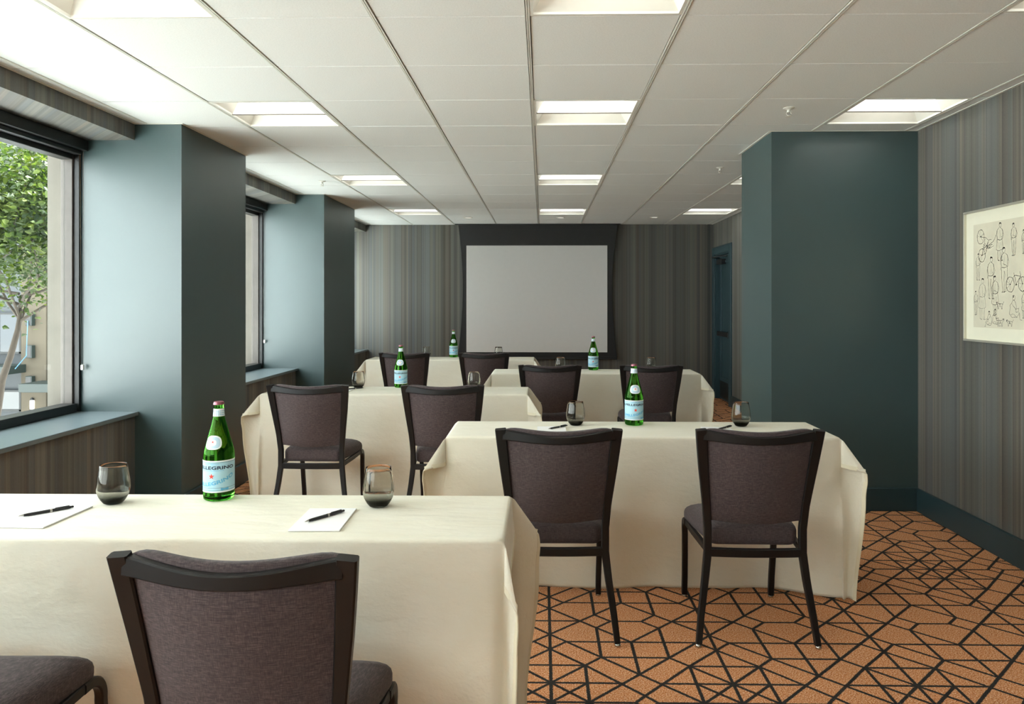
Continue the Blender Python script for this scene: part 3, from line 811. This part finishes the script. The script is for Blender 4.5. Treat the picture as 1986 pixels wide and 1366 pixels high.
def wrap_poly(mb, pts, R_, off=0.0006):
    """filled convex outline given as (arc length, z), fanned into rings so it follows the curve"""
    cx = sum(p[0] for p in pts)/len(pts); cz = sum(p[1] for p in pts)/len(pts); n = len(pts); vs = []; fs = []
    ringn = 5
    for k in range(1, ringn + 1):
        f = k/ringn
        for (x, z) in pts:
            xx = cx + (x - cx)*f; zz = cz + (z - cz)*f; rr = (R_(zz) if callable(R_) else R_) + off; th = xx/(R_(cz) if callable(R_) else R_)
            vs.append((rr*math.sin(th), -rr*math.cos(th), zz))
    rr = (R_(cz) if callable(R_) else R_) + off; th = cx/(R_(cz) if callable(R_) else R_); vs.append((rr*math.sin(th), -rr*math.cos(th), cz))
    for k in range(ringn - 1):
        for i in range(n): j = (i+1) % n; fs.append((k*n+i, k*n+j, (k+1)*n+j, (k+1)*n+i))
    for i in range(n): fs.append((ringn*n, (i+1) % n, i))
    return mb.add(vs, fs)
BPROF = [(0.0, 0.004), (0.030, 0.002), (0.040, 0.0), (0.0455, 0.004), (0.0468, 0.012), (0.0468, 0.030), (0.0466, 0.129), (0.0466, 0.142), (0.0455, 0.152), (0.0425, 0.165), (0.0385, 0.180), (0.0335, 0.198), (0.0285, 0.216),
         (0.0240, 0.233), (0.0200, 0.249), (0.0172, 0.261), (0.0158, 0.272), (0.0150, 0.286), (0.0146, 0.297), (0.0160, 0.299), (0.0160, 0.303), (0.0146, 0.305), (0.0138, 0.308)]
def brad(z):
    for (r0, z0), (r1, z1) in zip(BPROF[3:], BPROF[4:]):
        if z0 <= z <= z1: return r0 + (r1 - r0)*(z - z0)/(z1 - z0 + 1e-9)
    return 0.014
def make_bottle():
    t = thing('water_bottle', 'x', 'bottle')
    MB().lathe(BPROF, 48, cap0=False).build('glass_body', M['green_glass'], t, True, 60)
    RB = 0.0470
    def band(z0, z1, Rf, off, a0=-PI, a1=PI, n=48):
        mb = MB(); vs = []; fs = []
        zs = [z0 + (z1 - z0)*k/4 for k in range(5)]
        for z in zs:
            for i in range(n + 1):
                a = a0 + (a1 - a0)*i/n; r = (Rf(z) if callable(Rf) else Rf) + off; vs.append((r*math.sin(a), -r*math.cos(a), z))
        for k in range(4):
            for i in range(n): q = k*(n+1)+i; fs.append((q, q+1, q+n+2, q+n+1))
        return mb.add(vs, fs)
    A = math.radians(125)
    lb = band(0.030, 0.127, RB, 0.0003, -A, A).build('body_label', M['label_blue'], t, True)
    for z in (0.0285, 0.1245): band(z, z + 0.004, RB, 0.0006, -A, A).build('label_border', M['label_white'], lb, True)
    for z in (0.0345, 0.1218, 0.0425): band(z, z + 0.0007, RB, 0.0006, -A, A).build('label_rule', M['navy'], lb, True)
    text_mb('S.PELLEGRINO', 0.0140, RB, 0.1015, sx=1.62, off=0.0009, bold=0.030).build('brand_lettering', M['navy'], lb)
    m = text_mb('SPARKLING NATURAL MINERAL WATER', 0.0042, RB, 0.0960, off=0.0008)
    m.add(*(lambda q: (q.v, q.f))(text_mb('NATURAL MINERAL WATER', 0.0036, RB, 0.1165, off=0.0008)))
    m.build('small_lettering', M['sky_print'], lb)
    def arcw(x, y): return (x - y*0.35*(0.4 + x*8), y + 0.004 + 2.6*(x + 0.035)**2)
    text_mb('S.PELLEGRINO', 0.0155, RB, 0.0440, sx=1.45, off=0.0008, warp=arcw, bold=0.035).build('arched_lettering', M['sky_print'], lb)
    # five-point star
    pts = []
    for i in range(10):
        r_ = 0.0098 if i % 2 == 0 else 0.0038; an = PI/2 + PI*i/5; pts.append((r_*math.cos(an), 0.0795 + r_*math.sin(an)))
    wrap_poly(MB(), pts, RB, 0.0009).build('red_star', M['red_print'], lb)
    wrap_poly(MB(), [(0.028, 0.0345), (0.052, 0.0345), (0.052, 0.0425), (0.028, 0.0425)], RB, 0.0009).build('blue_patch', M['sky_print'], lb)
    # shoulder label: rounded diamond on the cone
    def dia(k): return [(k*0.0265*math.copysign(abs(math.cos(a))**0.75, math.cos(a)), 0.184 + k*0.0215*math.copysign(abs(math.sin(a))**0.75, math.sin(a))) for a in [2*PI*i/28 for i in range(28)]]
    sl = wrap_poly(MB(), dia(1.0), brad, 0.0008).build('shoulder_label', M['label_white'], t, True)
    wrap_poly(MB(), dia(0.84), brad, 0.0013).build('shoulder_print', M['label_pale'], sl, True)
    wrap_poly(MB(), dia(0.42), brad, 0.0018).build('shoulder_crest', M['label_white'], sl, True)
    pts = []
    for i in range(10):
        r_ = 0.0045 if i % 2 == 0 else 0.0018; an = PI/2 + PI*i/5; pts.append((r_*math.cos(an), 0.186 + r_*math.sin(an)))
    wrap_poly(MB(), pts, brad, 0.0022).build('crest_star', M['red_print'], sl)
    nl = band(0.2635, 0.2875, brad, 0.0008).build('neck_label', M['label_white'], t, True)
    m = MB()
    for z in (0.2675, 0.2735, 0.2795):
        for q in range(9):
            a0 = -1.5 + q*0.36; m2 = band(z, z + 0.0022, brad, 0.0012, a0, a0 + 0.26, 4); m.add(m2.v, m2.f)
    m.build('neck_print', M['sky_print'], nl)
    cp = MB(); n = 42; vs = []
    for (rb, z) in ((0.0165, 0.3000), (0.0162, 0.3045), (0.0150, 0.3085), (0.0125, 0.3100)):
        for i in range(n):
            r_ = rb + (0.0008 if (i % 2 and z < 0.304) else 0); vs.append((r_*math.cos(2*PI*i/n), r_*math.sin(2*PI*i/n), z))
    fs = [(k*n+i, k*n+(i+1) % n, (k+1)*n+(i+1) % n, (k+1)*n+i) for k in range(3) for i in range(n)] + [tuple(3*n+i for i in range(n))]
    cp.add(vs, fs).build('crown_cap', M['cap'], t, True, 30)
    return t
bot = make_bottle()
for i, (x, y, rz, wh) in enumerate([(-1.034, 2.375, -4, 'nearest the viewer'), (0.469, 3.840, 3, 'on the second table'), (-1.041, 5.490, 1, 'on the third table'), (0.471, 6.930, -7, 'on the fourth table, before the screen'), (-1.011, 8.500, 5, 'on the farthest table')]):
    o = bot if i == 0 else copy_tree(bot)
    o.location = (x, y, ZC); o.rotation_euler = (0, 0, math.radians(rz))
    tag(o, 'green glass mineral water bottle with pale blue label ' + wh, 'bottle', 'mineral water bottles')

def make_tumbler():
    t = thing('stemless_glass', 'x', 'glass')
    outp = [(0.0005, 0.0), (0.022, 0.0), (0.028, 0.003), (0.036, 0.013), (0.0435, 0.027), (0.0475, 0.042), (0.0480, 0.052), (0.0465, 0.070), (0.0435, 0.090), (0.0405, 0.108), (0.0388, 0.119), (0.0382, 0.1205)]
    inp = [(0.0374, 0.119), (0.0390, 0.108), (0.0420, 0.090), (0.0450, 0.070), (0.0465, 0.052), (0.0458, 0.042), (0.0415, 0.027), (0.0330, 0.0155), (0.020, 0.0095), (0.0005, 0.0085)]
    MB().lathe(outp + inp, 40).build('bowl', M['smoke_glass'], t, True, 60)
    return t
gl = make_tumbler()
for i, (x, y, wh) in enumerate([(-1.337, 2.310, 'on the nearest table, left of the bottle'), (-0.503, 2.290, 'on the nearest table, right of the bottle'), (0.169, 3.815, 'on the second table, left of the bottle'), (1.003, 3.800, 'on the second table, right of the bottle'),
        (-1.342, 5.435, 'on the third table, left of the bottle'), (-0.496, 5.420, 'on the third table, behind the right chair'), (0.166, 6.850, 'on the fourth table, behind the left chair'), (0.993, 6.850, 'on the fourth table, behind the right chair'),
        (-1.309, 8.440, 'on the farthest table, behind the left chair'), (-0.494, 8.440, 'on the farthest table, below the screen')]):
    o = gl if i == 0 else copy_tree(gl); o.location = (x, y, ZC)
    tag(o, 'smoked stemless glass ' + wh, 'glass', 'smoked stemless glasses')

def make_pad():
    t = thing('notepad', 'x', 'notepad')
    MB().box(-0.070, 0.070, -0.108, 0.108, 0.0, 0.0035).build('sheets', M['paper'], t)
    MB().box(-0.0702, 0.0702, -0.1082, 0.1082, -0.0006, 0.0).build('backing_board', M['taupe_metal'], t)
    return t
def make_pen():
    t = thing('pen', 'x', 'pen')           # lies along +X
    def rl(prof, name, mat):
        mb = MB().lathe(prof, 14); mb.v = [(v[2], v[0], v[1]) for v in mb.v]; return mb.build(name, mat, t, True, 40)
    rl([(0.0012, 0.0), (0.0018, 0.004), (0.0034, 0.012)], 'tip', M['chrome'])
    rl([(0.0036, 0.012), (0.0044, 0.025), (0.0046, 0.078)], 'barrel', M['black_plastic'])
    rl([(0.0048, 0.078), (0.0048, 0.084)], 'centre_band', M['chrome'])
    rl([(0.0046, 0.084), (0.0044, 0.128), (0.0038, 0.133), (0.0030, 0.134)], 'cap_barrel', M['black_plastic'])
    rl([(0.0034, 0.134), (0.0034, 0.139), (0.0022, 0.141)], 'stylus_end', M['black_plastic'])
    MB().bbox(0.092, 0.130, -0.0014, 0.0014, 0.0046, 0.0060, 0.0005, 1).build('clip', M['black_plastic'], t)
    return t
pad = make_pad(); pen = make_pen()
for i, (x, y, rz, px, py, pr, wh) in enumerate([(-1.448, 2.158, -2, -1.511, 2.133, 48, 'on the nearest table at the left edge'), (-0.628, 2.142, 2, -0.668, 2.094, 55, 'on the nearest table behind the near chair'),
        (0.045, 3.640, 0, 0.030, 3.650, 48, 'on the second table behind the left chair'), (0.860, 3.640, 0, 0.850, 3.650, 48, 'on the second table behind the right chair'), (-1.420, 5.280, 0, -1.400, 5.285, 40, 'on the third table behind the left chair')]):
    o = pad if i == 0 else copy_tree(pad); o.location = (x, y, ZC + 0.0006); o.rotation_euler = (0, 0, math.radians(rz))
    tag(o, 'white notepad ' + wh, 'notepad', 'white notepads')
    o = pen if i == 0 else copy_tree(pen); o.location = (px, py, ZC + 0.0006 + 0.0035 + 0.0048); o.rotation_euler = (0, 0, math.radians(pr))
    tag(o, 'black pen lying on the pad ' + wh, 'pen', 'black pens')

# ------------------------------------------------------------------ framed drawing on the right wall
PY0, PY1, PZ0, PZ1 = 3.30, 4.392, 1.149, 1.892
t = thing('framed_drawing', 'framed ink drawing of people and bicycles on the right wall', 'picture', (XR, 0, 0))
f = 0.012
for (a, b, c, e) in ((PY0, PY1, PZ0, PZ0 + f), (PY0, PY1, PZ1 - f, PZ1), (PY0, PY0 + f, PZ0 + f, PZ1 - f), (PY1 - f, PY1, PZ0 + f, PZ1 - f)):
    MB().bbox(-0.028, -0.001, a, b, c, e, 0.002).build('frame_rail', M['frame_metal'], t)
MB().box(-0.014, -0.008, PY0 + f, PY1 - f, PZ0 + f, PZ1 - f).build('mat', M['mat_board'], t)
AY0, AY1, AZ0, AZ1 = PY0 + 0.085, 4.307, 1.231, 1.811
ap = MB().box(-0.0155, -0.0141, AY0, AY1, AZ0, AZ1).build('drawing_sheet', M['art_paper'], t)
ink = MB(); ri = random.Random(5)
def stroke(pts, wd=0.0011, jit=0.0012):
    """pts in sheet coordinates: s from the left (far) edge, z from the bottom"""
    fine = []
    for (a, b) in zip(pts, pts[1:]):
        for q in range(4): fine.append((a[0] + (b[0]-a[0])*q/4 + ri.gauss(0, jit), a[1] + (b[1]-a[1])*q/4 + ri.gauss(0, jit)))
    fine.append(pts[-1]); vs = []; fs = []
    for i, p in enumerate(fine):
        q = fine[min(i+1, len(fine)-1)]; o_ = fine[max(i-1, 0)]; dx, dz = q[0]-o_[0], q[1]-o_[1]; L = math.hypot(dx, dz) or 1
        ww = wd*ri.uniform(0.5, 1.3); nx, nz = -dz/L*ww, dx/L*ww
        for sg in (1, -1): vs.append((-0.0159, AY1 - (p[0] + sg*nx), AZ0 + p[1] + sg*nz))
    for i in range(len(fine) - 1): fs.append((2*i, 2*i+1, 2*i+3, 2*i+2))
    ink.add(vs, fs)
def wheel(cx, cz, r, sq=0.85):
    for k in range(2): stroke([(cx + sq*(r + ri.gauss(0, .0015))*math.cos(a*PI/8 + k), cz + (r + ri.gauss(0, .0015))*math.sin(a*PI/8 + k)) for a in range(17)], 0.0009, 0.0006)
    for k in range(6):
        a = ri.uniform(0, 6.28); stroke([(cx, cz), (cx + sq*r*math.cos(a), cz + r*math.sin(a))], 0.0005, 0.0004)
    stroke([(cx - .004, cz), (cx + .004, cz), (cx, cz + .004)], 0.0022)
def blot(cx, cz, r, n=5, wd=0.0012):
    for _ in range(n): stroke([(cx + ri.uniform(-r, r), cz + ri.uniform(-r, r)) for _ in range(3)], wd, 0.0004)
def figure(cx, cz, h, turn=1, skirt=False, light=1.0):
    """a standing passer-by: head, hair, coat or shirt, trousers or skirt, shoes"""
    hd = h/7.5; W = 0.0010*light; J = 0.0007
    hx, hz = cx + turn*hd*.15, cz + h - hd*.5
    stroke([(hx + hd*.34*math.cos(a*PI/6), hz + hd*.48*math.sin(a*PI/6)) for a in range(13)], W*.8, 0.0003)
    for q in range(4): stroke([(hx - hd*.34, hz + hd*(.1 + .1*q)), (hx - turn*hd*.1, hz + hd*(.36 + .05*q)), (hx + hd*.32, hz + hd*(.15 + .08*q))], W*1.3, 0.0004)
    neck = cz + h - hd*1.0; sh = neck - hd*.35; wst = cz + h*.57; hip = cz + h*.50; knee = cz + h*.27
    stroke([(cx - hd*.18, neck), (cx - hd*.75, sh), (cx - hd*.95, sh - hd*.9), (cx - hd*.72, wst), (cx - hd*.80, hip)], W, J)
    stroke([(cx + hd*.18, neck), (cx + hd*.78, sh), (cx + hd*.90, sh - hd*.9), (cx + hd*.70, wst), (cx + hd*.82, hip)], W, J)
    stroke([(cx - hd*.75, sh), (cx - hd*1.12, sh - hd*1.0), (cx - hd*1.02, hip + hd*.5), (cx - hd*.95, hip - hd*.1)], W*.9, J)
    stroke([(cx + hd*.78, sh), (cx + hd*1.20, sh - hd*1.1), (cx + hd*.9, wst), (cx + turn*hd*.4, wst + hd*.5)], W*.9, J)
    stroke([(cx - hd*.78, wst - hd*.1), (cx, wst - hd*.22), (cx + hd*.75, wst - hd*.05)], W*1.4, J)
    stroke([(cx, sh - hd*.1), (cx + turn*hd*.12, sh - hd*1.0), (cx + turn*hd*.05, wst)], W*.5, J)
    if skirt:
        stroke([(cx - hd*.80, hip), (cx - hd*1.15, knee + hd*.2), (cx - hd*.3, knee - hd*.05), (cx + hd*1.1, knee + hd*.2), (cx + hd*.82, hip)], W, J)
        for q in range(3): stroke([(cx + hd*(-.4 + .4*q), hip - hd*.2), (cx + hd*(-.55 + .5*q), knee + hd*.3)], W*.5, J)
    top = knee if skirt else hip
    for sg in (-1, 1):
        off = hd*.12*sg*turn
        stroke([(cx + sg*hd*.80 if not skirt else cx + sg*hd*.6, top), (cx + sg*hd*.72, knee), (cx + sg*hd*.55 + off, cz + hd*.35), (cx + sg*hd*.55 + off, cz + hd*.1)], W, J)
        stroke([(cx + sg*hd*.06, top - (0 if skirt else hd*.2)), (cx + sg*hd*.18, knee), (cx + sg*hd*.22 + off, cz + hd*.3)], W*.8, J)
        stroke([(cx + sg*hd*.2 + off, cz + hd*.25), (cx + sg*hd*.25 + off, cz), (cx + sg*hd*.4 + off + turn*hd*.45, cz), (cx + sg*hd*.55 + off, cz + hd*.15)], W*1.2, 0.0004)
def bike(cx, cz, s=1.0, vert=False):
    o1, o2 = ((0, .052*s), (.012*s, -.052*s)) if vert else ((-.05*s, 0), (.05*s, 0))
    wheel(cx + o1[0], cz + o1[1], .040*s); wheel(cx + o2[0], cz + o2[1], .038*s)
    P = lambda a, b: (cx + a*s, cz + b*s)
    if vert:
        stroke([P(.0, .052), P(.045, .045), P(.075, .028), P(.10, .03)], .0013); stroke([P(.045, .045), P(.03, -.01), P(.012, -.052)], .0013)
        stroke([P(.03, -.01), P(.065, .0), P(.075, .028)], .0012); stroke([P(.012, -.052), P(.05, -.045), P(.065, 0)], .0012)
        for q in range(6): stroke([P(.02 + .01*q, .0 + ri.uniform(-.02, .02)), P(.05 + .008*q, ri.uniform(-.03, .03)), P(.07 + .01*q, ri.uniform(-.02, .03))], .0012)
        stroke([P(.075, .0), P(.105, .012), P(.13, .03), P(.14, .05)], .0012)
    else:
        stroke([P(-.05, 0), P(-.015, .045), P(.035, .042), P(.05, 0)], .0013); stroke([P(-.015, .045), P(-.002, 0), P(.035, .042)], .0012); stroke([P(-.02, .06), P(-.015, .045)], .0013); stroke([P(.03, .065), P(.035, .042)], .0012)
        blot(cx, cz, .008*s, 4)
def sitter(cx, cz, s=1.0, turn=1):
    t_ = lambda a, b: (cx + turn*a*s, cz + b*s)
    stroke([(cx + .008*s*math.cos(a*PI/5), cz + .085*s + .010*s*math.sin(a*PI/5)) for a in range(11)], .0009, .0003); blot(cx, cz + .091*s, .006*s, 4)
    stroke([t_(-.004, .075), t_(-.022, .055), t_(-.026, .02), t_(-.012, .008), t_(.02, .010), t_(.035, .03), t_(.038, .0), t_(.05, .0)]); stroke([t_(.004, .075), t_(.016, .055), t_(.012, .03), t_(.03, .03)], .0009)
    stroke([t_(-.01, .06), t_(.01, .04), t_(.03, .045), t_(.028, .03)], .0009); stroke([t_(-.02, .02), t_(.0, .022), t_(.02, .010)], .0007)
def dog(cx, cz, s=1.0, turn=1):
    t_ = lambda a, b: (cx + turn*a*s, cz + b*s)
    stroke([t_(-.03, .030), t_(-.01, .033), t_(.015, .032), t_(.022, .042), t_(.034, .040), t_(.030, .030), t_(.020, .024), t_(.016, .0), t_(.011, .0), t_(.010, .018), t_(-.014, .017), t_(-.018, .0), t_(-.023, .0), t_(-.024, .02), t_(-.03, .030), t_(-.04, .044)], .0010, .0006)
    blot(cx + turn*.028*s, cz + .037*s, .004*s, 3); blot(cx, cz + .026*s, .008*s, 3, .0007)
AW = AY1 - AY0
bike(.070, .455, 1.0, True); bike(.385, .235, 1.0)
figure(.245, .365, .205, 1, True); figure(.365, .385, .170, -1); figure(.165, .160, .230, 1); figure(.285, .195, .240, -1); figure(.045, .265, .150, 1, False, .7)
figure(.085, .045, .230, 1, True, .7); figure(.025, .070, .135, -1, False, .7); figure(.205, .070, .215, -1, True); sitter(.365, .050, 1.35, 1); sitter(.150, .008, .9, -1); sitter(.205, .015, .95, 1); dog(.245, .105, .9, -1); dog(.250, .012, 1.0, 1); dog(.330, .015, .8, -1)
xq = 0.46
while xq < AW - 0.06:
    for zq in (0.06, 0.23, 0.39): figure(xq + ri.uniform(-.02, .02), zq, ri.uniform(.12, .165), ri.choice((-1, 1)), ri.random() < .4)
    (sitter if ri.random() < .5 else dog)(xq + .05, .012, 1.0); xq += 0.105
ink.build('ink_lines', M['ink'], ap)

# ------------------------------------------------------------------ outside the window
struct('ground', MB().box(-60, 60, -40, 60, -4.4, -4.2), M['concrete'], 'pale pavement outside below the windows', 'ground')
FY = 20.0
def fx(u): return ((u - 1025.713)/1451.73 - 0.0180)*FY
def fz(v): return CH - (v - 585.85)/1451.73*FY
b = thing('building', 'limestone building with grey windows across the street', 'building', (0, FY, 0))
MB().box(-30, -6, 0.25, 6, -4.2, 14).build('wall', M['facade_metal'], b)
px = [(fx(29), fx(79))]; pitch = fx(79 + 92) - fx(29)
k0 = fx(29)
for k in range(-5, 5):
    x0 = k0 + k*2.1; x1 = x0 + 0.69
    MB().bbox(x0, x1, -0.02, 0.3, -4.2, 13.9, 0.01).build('pier', M['facade'], b)
    for z in range(4):
        zz = fz(757) + 0.0 + z*3.0
        MB().box(x0, x1, -0.026, -0.02, zz, zz + 0.018).build('stone_joint', M['taupe_metal'], b)
    if k < 4:
        wx0, wx1 = x1 + 0.06, x0 + 2.1 - 0.06
        for lev, (za, zb_) in enumerate(((-1.60, -1.02), (fz(688), fz(607)), (fz(500), fz(390)), (fz(330), fz(220)))):
            wf = MB().box(wx0, wx1, 0.10, 0.16, za, zb_).build('window', M['ext_glass'], b)
            MB().box(wx0, wx0 + 0.05, 0.06, 0.10, za, zb_).box(wx1 - 0.05, wx1, 0.06, 0.10, za, zb_).box(wx0, wx1, 0.06, 0.10, zb_ - 0.05, zb_).box(wx0, wx1, 0.06, 0.10, za, za + 0.05).box((wx0+wx1)/2 - 0.02, (wx0+wx1)/2 + 0.02, 0.06, 0.10, za, zb_).build('window_bars', M['bronze'], wf)
        cz = fz(724) if k % 2 else fz(756)
        MB().bbox(wx0 - 0.2, wx1 + 0.2, -0.9, 0.1, cz, cz + 0.22, 0.01).build('canopy', M['canopy'], b)
# wall lamps and boxes on the pier in view
for i, v in enumerate((620, 683, 743)):
    x = fx(52); z = fz(v)
    t = thing('floodlight', ['upper', 'middle', 'lower'][i] + ' dark floodlight box on the pier across the street', 'floodlight', (x, FY - 0.02, z), group='floodlights across the street')
    MB().bbox(-0.09, 0.09, -0.16, -0.02, -0.17, 0.17, 0.01).build('housing', M['canopy'], t)
    MB().box(-0.07, 0.07, -0.166, -0.16, -0.14, 0.14).build('lens', M['black_plastic'], t)
t = thing('wall_lamp', 'lit white wall lamp low on the pier across the street', 'wall lamp', (fx(53.5), FY - 0.02, fz(787)))
MB().bbox(-0.045, 0.045, -0.09, 0, -0.12, 0.12, 0.02).build('shade', M['sconce_on'], t)
MB().lathe([(0.05, 0.12), (0.05, 0.14), (0.02, 0.19)], 12, (0, -0.045, 0)).build('cap_top', M['bronze'], t)
MB().lathe([(0.02, -0.19), (0.05, -0.14), (0.05, -0.12)], 12, (0, -0.045, 0)).build('cap_bottom', M['bronze'], t)
tag(MB().tube([(fx(52), FY - 0.2, fz(622)), (fx(53), FY - 0.25, fz(650)), (fx(54), FY - 0.3, fz(690)), (fx(58), FY - 0.8, fz(712))], 0.012, 6).build('cable', M['cable'], None), 'thin blue cable hanging from the upper floodlight', 'cable')

# street tree
TY = 10.5
def tx(u): return ((u - 1025.713)/1451.73 - 0.0180)*TY
def tz(v): return CH - (v - 585.85)/1451.73*TY
tr = thing('street_tree', 'leafy green street tree outside the nearest window', 'tree', (0, 0, 0))
rt = random.Random(3)
trunk = MB().tube([(tx(-70), TY, -4.2), (tx(-40), TY, -1.2), (tx(-10), TY, tz(740)), (tx(8), TY, tz(690)), (tx(22), TY, tz(640)), (tx(28), TY, tz(600))], [0.07, 0.058, 0.048, 0.042, 0.036, 0.028], 10)
trunk.build('trunk', M['bark'], tr, True)
ends = []
br = MB()
def branch(p, d, L, r, depth):
    pts = [p]; q = Vector(p); dv = Vector(d).normalized()
    for k in range(4):
        dv = (dv + Vector((rt.gauss(0, .16), rt.gauss(0, .16), rt.gauss(0.04, .10)))).normalized(); q = q + dv*L/4; pts.append(q.copy())
    br.tube(pts, [r*(1 - 0.15*k) for k in range(5)], 6)
    ends.append(pts[-1]); ends.append(pts[2]); ends.append(pts[3])
    if depth > 0:
        for k in range(3):
            nd = (dv + Vector((rt.uniform(-1, 1), rt.uniform(-1, 1), rt.uniform(-.1, .7)))*0.8).normalized()
            branch(pts[rt.choice((2, 3, 4))], nd, L*0.72, r*0.55, depth - 1)
root = Vector((tx(24), TY, tz(632)))
for k, dd in enumerate(((0.2, 0, 1), (0.9, .1, .6), (-.8, .2, .7), (0.3, -.7, .8), (-.2, .7, .9), (.6, -.4, .25), (-.5, -.5, .2), (0.7, 0.5, 0.9), (1.0, -.2, .18), (-1.0, .1, .15))):
    branch(root + Vector((0, 0, 0.05*k)), dd, 1.5, 0.022, 3)
br.build('branches', M['bark'], tr, True)
lf = MB(); vs = []; fs = []
def leaf(c, s):
    a = Vector((rt.gauss(0, 1), rt.gauss(0, 1), rt.gauss(-.2, .6))).normalized(); n_ = Vector((rt.gauss(0, .6), rt.gauss(0, .6), 1)).normalized()
    bv = a.cross(n_).normalized(); a2 = a
    k = len(vs)
    for (u, v, w_) in ((0, 0, 0), (.30, .42, .06), (.62, .30, .02), (1.0, 0, -.12), (.62, -.30, .02), (.30, -.42, .06)):
        vs.append(c + a2*(u*s) + bv*(v*s) + n_*(w_*s))
    fs.append((k, k+1, k+2, k+3)); fs.append((k, k+3, k+4, k+5))
for e in ends:
    for q in range(42):
        c = e + Vector((rt.gauss(0, .26), rt.gauss(0, .26), rt.gauss(-0.06, .24)))
        leaf(c, rt.uniform(0.045, 0.09))
lf.add(vs, fs); me = lf.mesh('foliage', M['leaf']); tag(link('foliage', me, tr), kind='stuff')
